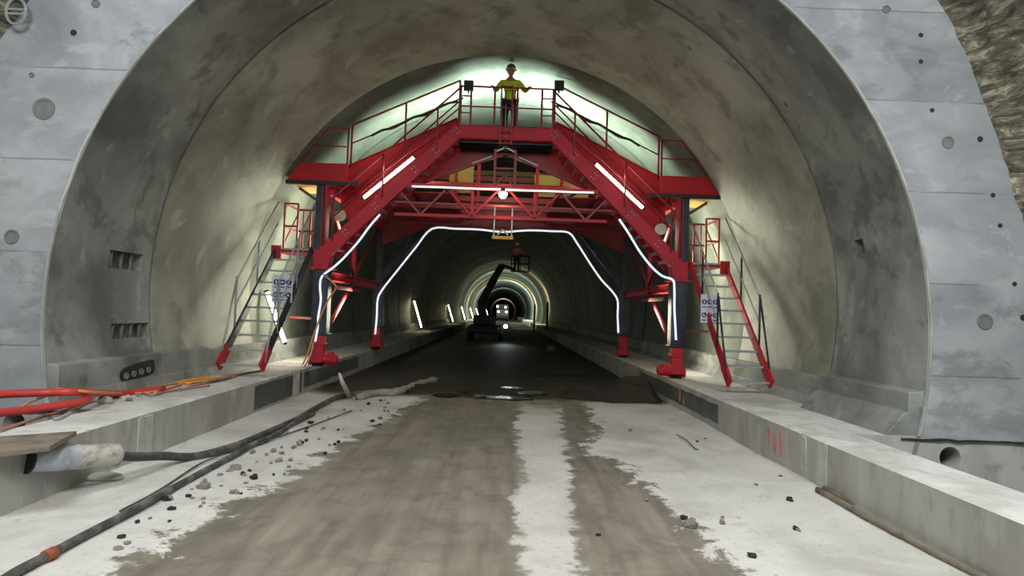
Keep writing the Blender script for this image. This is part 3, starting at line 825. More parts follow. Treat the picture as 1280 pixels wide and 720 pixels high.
# upper deck frame between portals
for yy in (14.9, 16.4, 17.6):
    part(MB().bar(g(-3.7,yy,4.36), g(3.7,yy,4.36), .10, .12), 'cross_beam', 'redrail_and_shade')
for x in (-2.2, -1.2, 1.2, 2.2):
    part(MB().bar(g(x,FY+.2,4.46), g(x,RY,4.46), .08, .10), 'deck_bearer', 'redrail_and_shade')
for x0, x1, y0, y1 in ((-3.2,-1.3,14.2,18.3), (1.2,3.1,14.2,18.3)):
    part(MB().box(g(x0,y0,4.53), g(x1,y1,4.56)), 'deck_board', 'redrail_and_shade')
part(MB().box(g(-1.5,16.2,4.95), g(-.85,16.23,5.75)), 'plywood_sheet', 'ply')
part(MB().box(g(.8,16.6,5.0), g(2.3,16.63,5.6)), 'plywood_sheet', 'ply')
for i, (z, yy) in enumerate(((5.0,15.4),(5.28,16.9),(5.62,17.4),(5.9,17.9),(4.75,15.9))):
    part(MB().box(g(-2.4,yy,z-.07), g(2.4,yy+.1,z+.07)), 'timber_walling', 'brownwood' if i % 2 else 'redrail_and_shade')
for x in (-1.3, -.7, .85, 1.5): part(MB().bar(g(x,16.0,4.5), g(x,16.0,5.7), .08, .08), 'deck_post', 'red')
part(MB().tube([g(1.4,15.4,4.6), g(2.1,15.4,5.1)], .04, 8), 'deck_brace', 'black')
# rear portal beam
part(MB().ibeam(g(-2.5,RY+.15,4.62), g(2.4,RY+.15,4.62), .28, .62, .03), 'rear_beam', 'redrail_and_shade')  # shade of the unlit rear is put into this darker red
part(MB().bar(g(-3.7,17.0,4.66), g(3.7,17.0,4.66), .10, .36), 'cross_beam', 'redrail_and_shade')

# access stairs hanging beside the front legs
def access(s):
    grey = s < 0
    mat = 'galv' if grey else 'red'
    xm = s*4.33; hw = .36
    b0, t0 = (10.38, .74), (12.72, 2.96)
    root = part(MB().bar(g(xm-hw,b0[0]+.25,b0[1]+.24), g(xm-hw,t0[0],t0[1]), .04, .16), 'access_stair', 'navy' if grey else 'red', gantry)
    part(MB().bar(g(xm+hw,b0[0]+.25,b0[1]+.24), g(xm+hw,t0[0],t0[1]), .04, .16), 'stringer', 'navy' if grey else 'red', root)
    for e in (-1, 1): part(MB().bar(g(xm+e*hw,b0[0]-.02,b0[1]-.02), g(xm+e*hw,b0[0]+.30,b0[1]+.285), .05, .19), 'stringer_foot', 'red', root)
    n = 10
    for k in range(n):
        t = k/(n-1); yv = b0[0]+(t0[0]-b0[0])*t; z = b0[1]+(t0[1]-b0[1])*t
        mb = MB().box(g(xm-hw,yv-.0,z-.018), g(xm+hw,yv+.17,z+.018)); part(mb, 'tread', 'galv', root)
    rm = 'galv' if grey else 'redrail_and_shade'
    for e in (-1, 1):
        x = xm+e*(hw+.02)
        for dz, r_ in ((.98, .018), (.52, .015)):
            part(MB().tube([g(x,b0[0]+.55,b0[1]+.5+dz), g(x,t0[0]+.02,t0[1]+dz)], r_, 8), 'handrail', 'galv', root, smooth=True)
        for t in (.24, .62):
            yv = b0[0]+(t0[0]-b0[0])*t; z = b0[1]+(t0[1]-b0[1])*t
            part(MB().tube([g(x,yv,z), g(x,yv,z+(.98 if t > .3 else 1.0))], .02, 8), 'baluster', 'galv' if grey else 'navy', root, smooth=True)
        part(MB().tube([g(x,b0[0]+.06,b0[1]+.05), g(x,b0[0]+.55,b0[1]+1.48)], .019, 8), 'baluster', 'galv' if grey else 'navy', root, smooth=True)
    # landing
    part(MB().box(g(xm-hw-.06,t0[0]+.05,t0[1]-.06), g(xm+hw+.03,t0[0]+.95,t0[1]-.0)), 'landing', 'redrail_and_shade', root)
    part(MB().box(g(xm+s*(hw-.02)-.1,t0[0]-.12,t0[1]-.26), g(xm+s*(hw-.02)+.1,t0[0]-.08,t0[1]+.06)), 'stringer_plate', 'red2', root)
    cage = MB()
    yb = t0[0]+.98
    def cz_(x): return min(1.0, (wall_x(4.0, 20, s)-GC)*s-.1)
    xo = s*4.62; xi = s*3.98
    for yy in (t0[0]+.15, yb):
        for x in (xo, s*4.34):
            part(MB().bar(g(x,yy,t0[1]), g(x,yy,t0[1]+.98), .035, .035), 'landing_post', 'redrail_and_shade', root)
    for z in (.50, .98):
        part(MB().bar(g(xo,yb,t0[1]+z), g(xi,yb,t0[1]+z), .03, .045), 'landing_rail', 'redrail_and_shade', root)
        part(MB().bar(g(xo,t0[0]+.15,t0[1]+z), g(xo,yb,t0[1]+z), .03, .035), 'landing_rail', 'redrail_and_shade', root)
        part(MB().bar(g(s*4.34,t0[0]+.15,t0[1]+z), g(xo,t0[0]+.15,t0[1]+z), .03, .035), 'landing_rail', 'redrail_and_shade', root)
    for x in (4.5, 4.2, 4.08): part(MB().bar(g(s*x,yb,t0[1]), g(s*x,yb,t0[1]+.98), .022, .022), 'landing_baluster', 'redrail_and_shade', root)
    part(MB().bar(g(xo,t0[0]+.15,t0[1]+.1), g(xo,yb,t0[1]+.9), .025, .025), 'landing_brace', 'redrail_and_shade', root)
    # hanger arm to the leg
    part(MB().bar(g(xi,t0[0]+.2,t0[1]-.12), g(s*3.86,t0[0]+.2,t0[1]-.12), .1, .1).bar(g(xi,t0[0]+.8,t0[1]-.12), g(s*3.86,t0[0]+.8,t0[1]-.12), .1, .1), 'landing_arm', 'red', root)
access(-1); access(1)

# ------------------------------------------------------------------ lamps and cables on the gantry
def tube_lamp(p, q, label, name='fluorescent_lamp', r=.028, mat='tube', group=None, back=V(0,1,0)):
    p, q = Vector(p), Vector(q); d = (q-p).normalized()
    root = empty(name, (p+q)/2, label, 'lamp', group)
    MB().bar(p-d*.04+back*(r+.02), q+d*.04+back*(r+.02), r*2.6, .03, up=back).build('lamp_housing', 'galv', root)
    MB().tube([p, q], r, 12).build('tube', mat, root, smooth=True)
    for e, s_ in ((p, -1), (q, 1)):
        MB().tube([e, e+d*s_*.05], r*1.1, 12).build('end_cap', 'black', root, smooth=True)
    return root
for s, lb in ((-1, 'long fluorescent tube glowing on the left stair slope of the red gantry'), (1, 'long fluorescent tube glowing on the right stair slope of the red gantry')):
    tube_lamp(g(s*2.97, FY+.14, 4.12), g(s*1.95, FY+.14, 5.02), lb, group='fluorescent tubes on the gantry stairs')
def cable(name, pts, r, mat, label, cat='cable', group=None, per=6, n=8, org=None):
    sp = spline(pts, per)
    o = MB().tube(sp, r, n).build(name, mat, smooth=True, org=org if org is not None else sp[0])
    return tag(o, label, cat, group)
LY = FY-.03
def wig(a, b, n, amp, seed):
    a, b = Vector(a), Vector(b)
    return [a+(b-a)*i/n+V(noise.noise(V(i*1.3,seed,0))*amp, 0, noise.noise(V(i*1.3,seed,5))*amp) for i in range(n+1)]
cable('led_rope', wig(P(515,233,LY), P(742,241,LY), 8, .02, 1), .021, 'led', 'white glowing light rope running level across the front truss of the gantry', 'light', 'light ropes')
cable('led_rope', [P(x,y,LY-.02) for x,y in ((475,268),(462,283),(448,302),(430,322),(417,334),(403,345),(400,357),(401,375),(398,395),(397,410),(394,427))], .022, 'ledblue', 'bluish glowing light rope hanging down the left front leg of the gantry', 'light', 'light ropes')
cable('led_rope', [P(x,y,LY-.02) for x,y in ((774,274),(786,292),(800,315),(815,334),(828,345),(841,350),(843,362),(843,385),(844,405),(845,425))], .022, 'ledblue', 'bluish glowing light rope hanging down the right front leg of the gantry', 'light', 'light ropes')
cable('led_rope', [P(x,y,RY-.06) for x,y in ((469,418),(471,395),(472,375),(478,362),(500,334),(520,309),(540,286),(570,286),(600,287),(628,290),(660,288),(690,289),(711,291),(722,305),(738,330),(752,350),(765,364),(772,376),(772,395),(773,416))], .028, 'led', 'white glowing light rope outlining the rear opening of the gantry', 'light', 'light ropes', per=4)
# bulb
bl = empty('bulb_lamp', g(0,FY+.02,4.30), 'bright round bulb glowing under the middle of the gantry truss', 'lamp')
MB().lathe([(.05,.0),(.06,.05),(.05,.09)], g(-.02,FY-.02,4.30), (0,0,1), 14).build('lamp_socket', 'black', bl)
MB().lathe([(1e-3,-.12),(.05,-.10),(.085,-.04),(.09,.0),(.06,.02),(1e-3,.02)], g(-.02,FY-.02,4.29), (0,0,1), 16).build('bulb', 'bulb', bl, smooth=True)
# black boxes on platform corners
for px, py, lb in ((586,107,'small black box floodlight on the left corner of the top platform rail'), (699,107,'small black box floodlight on the right corner of the top platform rail')):
    c = P(px, py, FY-.06); root = empty('box_floodlight', c, lb, 'floodlight', 'box floodlights on the top platform')
    MB().box(c-V(.10,.05,.10), c+V(.10,.06,.10)).build('lamp_case', 'black', root, bevel=.012)
    MB().box(c+V(-.08,.06,-.08), c+V(.08,.065,.08)).build('lens', 'galv', root)
    MB().box(c+V(-.015,.0,-.16), c+V(.015,.05,-.10)).build('bracket', 'black', root)
for px, py, lb in ((426,270,'cream round work lamp behind the foot of the left gantry stair'), (826,287,'cream round work lamp behind the foot of the right gantry stair')):
    c = P(px, py, FY+.32); root = empty('work_lamp', c, lb, 'lamp', 'cream work lamps')
    MB().lathe([(.02,.12),(.06,.11),(.11,.04),(.13,-.03),(.12,-.035),(1e-3,-.01)], c, (.2,1,-.2), 18).build('lamp_shade', 'cream', root, smooth=True)
    MB().bar(c+V(0,.1,0), c+V(0,.1,.28), .03, .02).build('bracket', 'black', root)
# orange cable by left leg
cable('power_cable', [P(x,y,FY-.12) for x,y in ((404,343),(415,352),(420,360),(412,372),(404,388),(396,408),(389,428),(384,444),(378,456))], .018, 'orange', 'orange cable looping down the left front leg of the gantry')
cable('power_cable', [P(x,y,FY-.06) for x,y in ((392,428),(388,444),(380,459),(374,461))], .02, 'greycable', 'pale grey cable bundle draped beside the motor of the left front leg')

# safety signs
def sign(c, w, h, label, yaw):
    root = empty('safety_sign', c, label, 'sign', 'mandatory safety signs')
    root.rotation_euler = (0, 0, yaw)
    def loc(mb, name, mat, **k):
        o = mb.build(name, mat); o.parent = root; return o
    loc(MB().box((-w/2,-.006,-h/2), (w/2,.006,h/2)), 'sign_board', 'signwhite')
    for r in range(2):
        for k in range(3):
            x = (k-1)*w*.31; z = h*(.24-.46*r); rr = w*.14
            loc(MB().lathe([(rr,0),(rr,.005),(1e-3,.005)], (x,-.006,z), (0,-1,0), 20), 'pictogram', 'signblue')
            p = MB()
            if (r, k) in ((0,0),(0,2)): p.ball((x,-.012,z+rr*.2), rr*.38, 8, 6, (1,.1,1)); p.box((x-rr*.2,-.013,z-rr*.7), (x+rr*.2,-.0115,z-.0))
            elif (r, k) == (0,1): p.ball((x,-.012,z), rr*.5, 8, 6, (1.1,.1,.8))
            elif (r, k) == (1,0): p.box((x-rr*.6,-.013,z-rr*.3), (x+rr*.0,-.0115,z+rr*.5)); p.box((x-rr*.6,-.013,z-rr*.5), (x+rr*.6,-.0115,z-rr*.1))
            elif (r, k) == (1,1): p.bar((x-rr*.5,-.012,z-rr*.5), (x+rr*.4,-.012,z+rr*.6), .002, rr*.5, up=(0,0,1))
            else: p.box((x-rr*.4,-.013,z-rr*.5), (x+rr*.4,-.0115,z+rr*.3)); p.bar((x-rr*.3,-.012,z+rr*.2), (x-rr*.3,-.012,z+rr*.7), .002, rr*.18, up=(1,0,0))
            loc(p, 'pictogram_figure', 'signwhite')
            q = MB().box((x-w*.12,-.008,z-h*.2), (x+w*.12,-.0065,z-h*.165)); loc(q, 'caption_bar', 'signblue')
    return root
sign(P(353,361,11.55), .38, .52, 'white safety sign with blue pictograms on the grey left staircase', math.radians(0))
sign(P(887,386,11.5), .34, .54, 'white safety sign with blue pictograms on the red right staircase', math.radians(0))

# wall tubes along the left lining, deeper and deeper
def wall_tube(yv, z0, z1, label, grp):
    x0, x1 = wall_x(z0, 20, -1)+.42, wall_x(z1, 20, -1)+.10
    return tube_lamp(V(x0, yv, z0), V(x1, yv, z1), label, 'wall_lamp', .035, 'walltube', grp, back=V(-1,0,0))
wall_tube(13.35, .98, 2.05, 'fluorescent tube on the left wall seen behind the grey staircase', None)
wl = [(35,'first and largest of the tube lamps down the dark left tunnel wall'),(56.5,'second tube lamp down the dark left tunnel wall, left of the boom'),
      (74,'third tube lamp down the dark left tunnel wall'),(93,'fourth tube lamp down the dark left tunnel wall'),
      (113,'fifth tube lamp down the left tunnel wall, just left of the boom'),(178,'farthest small tube lamp between the boom and the far headlights')]
for yv, lb in wl: wall_tube(yv, .75, 2.25, lb, 'tube lamps on the left tunnel wall')

# ------------------------------------------------------------------ people
def skin_mesh(name, verts, edges, radii, mat, parent, root_i=0, sub=2):
    me = bpy.data.meshes.new(name); o0 = origin_of(parent)
    me.from_pydata([tuple(Vector(v)) for v in verts], edges, []); me.update()
    o = bpy.data.objects.new(name, me); COL.objects.link(o)
    m = o.modifiers.new('skin', 'SKIN'); m.use_smooth_shade = True; m.branch_smoothing = .4
    sd = me.skin_vertices[0].data
    for i, r in enumerate(radii):
        sd[i].radius = (r, r) if not isinstance(r, tuple) else r
    sd[root_i].use_root = True
    s = o.modifiers.new('sub', 'SUBSURF'); s.levels = s.render_levels = sub
    dg = bpy.context.evaluated_depsgraph_get(); ev = o.evaluated_get(dg)
    nm = bpy.data.meshes.new_from_object(ev); nm.name = name
    nm.materials.clear(); nm.materials.append(M[mat])
    for p in nm.polygons: p.use_smooth = True
    o.modifiers.clear(); o.data = nm; o.parent = parent
    return o
def head_mesh(mb, c, s=1.0):
    """face looks towards -y; c = head centre"""
    n, m = 20, 16
    o = len(mb.v)
    for i in range(m+1):
        ph = PI*i/m; zz = -math.cos(ph); rr = max(1e-4, math.sin(ph))
        for k in range(n):
            t = 2*PI*k/n; x, y = rr*math.cos(t), rr*math.sin(t)
            w = .076*(1-.22*max(0, -zz)**1.3); d = .096*(1-.10*max(0, -zz))
            px, py, pz = x*w, y*d, zz*.118
            if y < 0:
                nose = math.exp(-(x/.22)**2)*math.exp(-((zz+.10)/.16)**2); py -= .022*nose
                eye = (math.exp(-((x-.42)/.16)**2)+math.exp(-((x+.42)/.16)**2))*math.exp(-((zz-.08)/.10)**2); py += .010*eye
                brow = math.exp(-((zz-.26)/.09)**2); py -= .005*brow
                chin = math.exp(-(x/.35)**2)*math.exp(-((zz+.82)/.14)**2); py -= .012*chin
            mb.v.append(Vector(c)+V(px, py, pz)*s)
    for i in range(m):
        for k in range(n): mb.f.append((o+i*n+k, o+i*n+(k+1)%n, o+(i+1)*n+(k+1)%n, o+(i+1)*n+k))
def person(root, H, hands, mats, lean=0, feet=.13):
    """local frame: feet at z=0, facing -y. hands = two world-local hand targets (left x<0, right x>0)"""
    k = H/1.72
    def S(x, y, z): return V(x*k, y*k, z*k)
    hip, belly, chest, neck, head0 = S(0,0,.93), S(0,0,1.08), S(0,-.01,1.30), S(0,0,1.47), S(0,-.01,1.55)
    verts = [hip, belly, chest, neck, head0]; edges = [(0,1),(1,2),(2,3),(3,4)]; rad = [.135*k, .125*k, .15*k, .055*k, .05*k]
    jv, je, jr = [hip+V(0,0,-.07*k), belly, chest+V(0,0,0), S(0,0,1.42)], [(0,1),(1,2),(2,3)], [.150*k, .145*k, .165*k, .075*k]
    tv, te, tr = [S(0,0,.95)], [], [.148*k]
    for si, s in enumerate((-1, 1)):
        sh = S(s*.185, 0, 1.39); hd = Vector(hands[si]); mid = (sh+hd)/2
        dist = (hd-sh).length; L = .30*k
        off = math.sqrt(max(.0001, L*L-(dist/2)**2)) if dist/2 < L else .02
        el = mid + V(s*.25, .35, -.9).normalized()*off*.8
        wr = hd + (el-hd).normalized()*.07*k
        i0 = len(verts); verts += [sh, el, wr, hd]; edges += [(2, i0), (i0, i0+1), (i0+1, i0+2), (i0+2, i0+3)]; rad += [.062*k, .043*k, .03*k, (.040*k, .022*k)]
        fd = (hd-wr).normalized(); side = fd.cross(V(0,0,1)).normalized()
        for f in range(4):
            ln = (.075, .085, .08, .062)[f]*k; o_ = side*(f-1.5)*.021*k
            a = hd+o_+fd*.03*k; b = a+fd*ln*.45+V(0,0,-.008*k); c_ = b+fd*ln*.2+V(0,0,-.035*k)
            j = len(verts); verts += [a, b, c_]; edges += [(i0+3, j), (j, j+1), (j+1, j+2)]; rad += [.0105*k, .0095*k, .0085*k]
        th = hd - side*s*.04*k + fd*.0; j = len(verts)
        verts += [th+V(0,0,-.005), th-side*s*.014*k+fd*.035*k+V(0,0,-.02*k)]; edges += [(i0+2, j), (j, j+1)]; rad += [.012*k, .009*k]
        j0 = len(jv); jv += [sh+V(0,0,-.01), el, wr]; je += [(2, j0), (j0, j0+1), (j0+1, j0+2)]; jr += [.078*k, .060*k, .048*k]
        hp, kn, an = S(s*.095,0,.86), S(s*(.07+feet*.3),-.02,.48), S(s*feet*.85,.01,.09)
        i1 = len(verts); verts += [hp, kn, an, an+S(0,-.13,-.05)]; edges += [(0,i1),(i1,i1+1),(i1+1,i1+2),(i1+2,i1+3)]; rad += [.085*k,.055*k,.04*k,.035*k]
        t1 = len(tv); tv += [hp, kn, an+V(0,0,.03*k)]; te += [(0,t1),(t1,t1+1),(t1+1,t1+2)]; tr += [.10*k,.073*k,.066*k]
    body = skin_mesh('body', verts, edges, rad, mats['skin'], root)
    # head joins the body mesh
    hb = MB(); head_mesh(hb, S(0,-.02,1.62), k)
    hb.ball(S(-.078,-.01,1.615), .028*k, 8, 6, (.4,.7,1)); hb.ball(S(.078,-.01,1.615), .028*k, 8, 6, (.4,.7,1))
    bm = bmesh.new(); bm.from_mesh(body.data)
    vs = [bm.verts.new(v) for v in hb.v]
    for f in hb.f:
        try: fc = bm.faces.new([vs[i] for i in f]); fc.smooth = True
        except ValueError: pass
    bm.to_mesh(body.data); bm.free()
    def loc(mb, name, mat, par=None, smooth=True):
        o = mb.build(name, mat); o.parent = par or root
        if smooth:
            for p in o.data.polygons: p.use_smooth = True
        return o
    e = MB()
    for s in (-1, 1): e.ball(S(s*.031,-.104,1.628), .011*k, 8, 6)
    loc(e, 'eyes', 'black', body)
    loc(MB().ball(S(0,-.112,1.565), .022*k, 8, 6, (1,.3,.28)), 'mouth', 'redhose', body)
    loc(MB().ball(S(0,.012,1.62), .098*k, 14, 10, (.86,.95,1.0)), 'hair', 'rubber', body)
    jk = skin_mesh('jacket', jv, je, jr, mats['jacket'], root)
    skin_mesh('trousers', tv, te, tr, mats['trousers'], root)
    # reflective bands
    for z, rx in ((1.12, .158), (1.26, .172)):
        loc(MB().lathe([(rx*k, -.025*k), (rx*k*1.01, .025*k)], S(0,0,z), (0,0,1), 24), 'reflective_band', 'reflect', jk) if mats.get('bands') else None
    for s in (-1, 1):
        b = MB(); an = S(s*feet*.85, .01, .09)
        b.ball(an+S(0,-.05,-.035), .075*k, 12, 8, (.75,1.9,.72)); b.tube([an+V(0,0,-.03*k), an+V(0,0,.12*k)], .058*k, 12)
        loc(b, 'boot', 'rubber')
        hx = Vector(hands[0 if s < 0 else 1])
        if mats.get('stripe'):
            kn = S(s*(.07+feet*.3),-.02,.48)
            loc(MB().bar(S(s*.085,-.098,.86), kn+S(-s*.02,-.074,0), .022*k, .006).bar(kn+S(-s*.02,-.074,0), an+S(-s*.03,-.066,.05), .022*k, .006), 'trouser_stripe', 'reflect')
    h = MB().lathe([(.125,-.005),(.128,.0),(.108,.012),(.106,.05),(.092,.09),(.060,.118),(.022,.130),(1e-4,.132)], (0,0,0), (0,0,1), 22)
    for i, v in enumerate(h.v): h.v[i] = S(v.x, v.y*1.12-.018-(.02 if v.y < -.1 and v.z < .01 else 0), 1.655+v.z)
    loc(h, 'helmet', mats['helmet'])
    return body
pw = g(.02+.04, FY+.32, 5.50)
wk = empty('person', pw, 'person in yellow hi-vis jacket leaning with spread arms on the top platform rail', 'person')
person(wk, 1.62, [Vector((-.37, -.30, 1.075)), Vector((.40, -.30, 1.075))], dict(skin='skin', jacket='hivis', trousers='trouser', helmet='helmet', bands=False, stripe=True), feet=.12)
# ------------------------------------------------------------------ boom lift with a second person
BY = 38.0
bm_ = empty('boom_lift', V(-1.2, BY, 0), 'dark boom lift silhouette raising its long arm in the dim tunnel', 'boom lift')
mb = MB().box((-2.1,BY-1.2,.45), (-.1,BY+2.2,.95)); mb.box((-1.9,BY-1.6,.5), (-.3,BY-1.2,.8)); mb.build('chassis', 'black', bm_, bevel=.05)
mb = MB().box((-1.9,BY-.2,.95), (-.5,BY+1.8,1.55)); mb.lathe([(.5,0),(.5,.12)], (-1.2,BY+.4,.9), (0,0,1), 20); mb.build('turret', 'black', bm_, bevel=.06)
for x in (-2.05, -.15):
    for yy in (BY-.7, BY+1.6):
        w = MB().lathe([(.2,-.14),(.42,-.14),(.46,-.10),(.46,.10),(.42,.14),(.2,.14)], (x,yy,.46), (1,0,0), 22).build('wheel', 'rubber', bm_)
p0, p1, p2, p3 = P(605,402,BY), P(601,377,BY), P(628,331,BY-.2), P(643,337,BY-.5)
MB().bar(p0, p1+V(0,0,.1), .45, .46).build('lower_arm', 'black', bm_, bevel=.03)
MB().bar(p1-V(0,0,.1), p1+(p2-p1)*.62, .40, .42).build('main_boom', 'black', bm_, bevel=.03)
MB().bar(p1+(p2-p1)*.5, p2, .36, .38).build('telescopic_boom', 'black', bm_, bevel=.02)
MB().bar(p2, p3, .14, .16).build('jib', 'black', bm_)
hl_ = P(632, 408, BY-1.3)
MB().lathe([(1e-3,-.05),(.10,-.04),(.12,.02),(.12,.1)], hl_, (0,1,0), 14).build('work_light', 'headlamp', bm_)
MB().bar(hl_+V(0,.1,0), (-.3,BY-1.0,hl_.z), .08, .08).build('light_bracket', 'black', bm_)
bc = P(650, 339, BY-.6)
bk = MB(); bx, by, bz = bc.x, bc.y, bc.z
bk.box((bx-.55,by-.4,bz-.04), (bx+.55,by+.4,bz)); 
for z in (.45, .95):
    for a, b in (((-.55,-.4),(.55,-.4)),((.55,-.4),(.55,.4)),((.55,.4),(-.55,.4)),((-.55,.4),(-.55,-.4))):
        bk.bar((bx+a[0],by+a[1],bz+z), (bx+b[0],by+b[1],bz+z), .05, .05)
for a in ((-.55,-.4),(.55,-.4),(.55,.4),(-.55,.4),(0,-.4)): bk.bar((bx+a[0],by+a[1],bz), (bx+a[0],by+a[1],bz+.95), .05, .05)
bk.build('basket', 'black', bm_)
w2 = empty('person', V(bx-.22, by, bz), 'person in orange hi-vis jacket and white helmet standing in the raised basket', 'person')
person(w2, 1.68, [Vector((-.24,-.34,1.0)), Vector((.42,-.36,1.0))], dict(skin='skin', jacket='orangevis', trousers='trouser', helmet='whitehelmet', bands=True, stripe=False))
# ------------------------------------------------------------------ things deep in the bore
VY = 125.0
tr = empty('truck', V(-.3, VY, 0), 'far dark truck facing the camera with four glaring white headlamps', 'truck')
mb = MB().box((-1.6,VY,.9), (1.0,VY+2.2,3.2)); mb.build('cab', 'truck', tr, bevel=.12)
MB().box((-1.4,VY-.03,2.2), (.8,VY+.02,3.0)).build('windscreen', 'hole', tr, bevel=.02)
MB().box((-1.65,VY-.15,.5), (1.05,VY+.1,1.0)).build('bumper', 'ringpaint', tr, bevel=.05)
MB().box((-1.5,VY+2.3,1.0), (.9,VY+8,3.4)).build('cargo_box', 'truck', tr, bevel=.05)
for x in (-1.45, .85):
    for yy in (VY+1.0, VY+5.5, VY+7.0):
        MB().lathe([(.2,-.15),(.5,-.15),(.52,0),(.5,.15),(.2,.15)], (x,yy,.52), (1,0,0), 18).build('wheel', 'rubber', tr)
for px, py in ((622,383),(632,384),(623,389.5),(633,390)):
    c = P(px, py, VY-.2)
    MB().lathe([(1e-3,-.06),(.18,-.04),(.2,.02),(.2,.1)], c, (0,1,0), 16).build('headlamp', 'headlamp', tr)
rg = MB(); pts = [V(-.2+2.75*math.cos(t), VY+12, 2.0+2.75*math.sin(t)) for t in [2*PI*i/40 for i in range(41)]]
rg.tube(pts, .16, 8, cap=False)
tag(rg.build('steel_ring', 'ringpaint', org=(-.2,VY+12,2.0)), 'dull red steel ring encircling the far headlamps', 'ring')
for px, lb in ((668, 'thin dark post on the right walkway deep in the tunnel, the left one of two'), (684, 'thin dark post on the right walkway deep in the tunnel, the right one of two')):
    c = P(px, 396, 60 if px == 668 else 50)
    po = empty('marker_post', V(c.x, c.y, ZW if c.x > XR else 0), lb, 'post', 'dark posts deep in the tunnel')
    z0 = ZW if c.x > XR else 0
    MB().tube([V(c.x,c.y,z0), V(c.x,c.y,c.z+1.2)], .09, 8).build('pole', 'black', po)
    MB().lathe([(.2,0),(.2,.05),(.1,.08)], V(c.x,c.y,z0), (0,0,1), 14).build('base_plate', 'black', po)

# ------------------------------------------------------------------ hoses, cables and pipes on the left
ZT = ZW+.045
cable('water_hose', [P(-60,499,5.9), P(0,493,6.3), P(55,491,6.6), P(100,490,6.8), G(150,492,ZT), G(205,485,ZT)], .042, 'redhose', 'thick red hose, the upper of two entering from the left edge over the kerb', 'hose', 'thick red hoses')
cable('water_hose', [P(-60,522,5.3), P(0,516,5.9), P(45,511,6.35), P(90,504,6.7), P(112,498,6.9)], .042, 'redhose', 'thick red hose, the lower of two, ending beside the pale kerb top', 'hose', 'thick red hoses')
def W(pts, z=ZW+.02):
    out = []
    for x, y in pts:
        p = G(x, y, z); p.x = max(p.x, -4.97 if p.y < 10.6 else -4.9); out.append(p)
    return out
cable('loose_cable', W([(283,472),(250,474),(225,478),(190,482),(160,487),(140,491)])+[P(115,490,6.85),P(85,487,6.8),P(70,486,6.75)], .016, 'orange', 'orange cable lying over the upper red hose on the left walkway', group='loose cables')
cable('loose_cable', W([(296,470),(270,476),(240,477),(215,484),(195,489),(165,492),(148,492),(125,493)])+[P(95,489,6.8)], .015, 'orange', 'orange cable winding along the left walkway below the first one', group='loose cables')
cable('loose_cable', W([(238,473),(210,477),(180,483),(150,487),(128,494),(110,503),(92,513),(76,522),(68,524)]), .018, 'greycable', 'pale grey cable bending across the kerb top towards the board', group='loose cables')
cable('loose_cable', W([(262,482),(230,486),(205,490),(190,494),(172,490),(150,494),(120,500)]), .014, 'pinkcable', 'dusty pink cable, the lowest in the tangle on the left walkway', group='loose cables')
cable('loose_cable', W([(310,466),(280,471),(255,479),(232,482),(212,479),(196,485),(176,487),(158,484)]), .017, 'pinkcable', 'dusty pink cable snaking through the tangle up to the staircase', group='loose cables')
cable('loose_cable', W([(262,471),(240,475),(222,476),(212,478)]), .021, 'brightorange', 'short bright yellow-orange cable loop on top of the tangle', group='loose cables')
cable('loose_cable', W([(262,474),(244,478),(226,479),(214,477)]), .019, 'brightorange', 'second bright yellow-orange cable loop just below the brightest one', group='loose cables')
cable('loose_cable', W([(330,463),(300,468),(282,474),(262,478),(240,480)]), .02, 'hose', 'dark cable leading from the tangle to the foot of the grey staircase', group='loose cables')
cable('loose_cable', [P(22,512,6.1),P(36,503,6.4),P(58,495,6.8)], .014, 'paleorange', 'thin dusty orange cable hanging between the two red hoses', group='loose cables')
cable('loose_cable', [P(-40,546,5.3),P(0,537,5.7),P(30,528,6.1),P(60,519,6.6),P(85,512,6.7),P(110,503,6.9)], .016, 'pinkcable', 'dusty pink cable passing in front of the left duct hole', group='loose cables')
# plaster bag / rag on the tangle
mb = MB(); c = G(130, 500, ZW+.04)
bm2 = MB().ball(c, .07, 12, 8, (1.5,1,.6))
for i, v in enumerate(bm2.v): bm2.v[i] = v+V(*[noise.noise(v*14+V(k*9,0,0))*.03 for k in range(3)])
tag(bm2.build('rag', 'laitance', smooth=True, org=c), 'crumpled white rag beside the cables on the left kerb', 'rag')
# small chips on the left walkway
random.seed(3)
def chip(c, r, name, mat, label, group, cat='stone'):
    m = MB().ball(c+V(0,0,r*.45), r, 9, 7, (random.uniform(.8,1.5), random.uniform(.8,1.3), random.uniform(.6,1.0)))
    sd = random.random()*50
    for i, v in enumerate(m.v):
        m.v[i] = v+V(noise.noise(v*5/r*.3+V(sd,0,0)), noise.noise(v*5/r*.3+V(0,sd,0)), .8*noise.noise(v*5/r*.3+V(0,0,sd)))*r*.7
    return tag(m.build(name, mat, org=c), label, cat, group)
for i in range(12):
    px = random.uniform(128, 240); c = G(px, 508-(px-128)*.22+random.uniform(-4, 2), ZW)
    chip(c, random.uniform(.015, .035), 'concrete_chip', random.choice(['stone','laitance']), 'small concrete chip lying among the cables on the left kerb', 'chips among the cables')

# board on the left kerb
a = [G(-60,552,ZW+.005), G(0,541,ZW+.005), G(90,541,ZW+.005), G(62,556,ZW+.005)]
pb = MB()
quad = [P(-30,548,4.9), P(92,541,5.75), P(72,557,5.30), P(-30,576,4.55)]
quad = [V(p.x, p.y, ZW+.02) for p in (G(-60,551,ZW+.04), G(96,540,ZW+.04), G(62,559,ZW+.04), G(-60,573,ZW+.04))]
pb.add([p-V(0,0,.015) for p in quad]+[p+V(0,0,.03) for p in quad], [(0,1,2,3),(7,6,5,4),(0,4,5,1),(1,5,6,2),(2,6,7,3),(3,7,4,0)])
tag(pb.build('timber_board', 'timber', bevel=.004, org=quad[2]), 'weathered grey timber board lying on the left kerb above the white pipe', 'board')
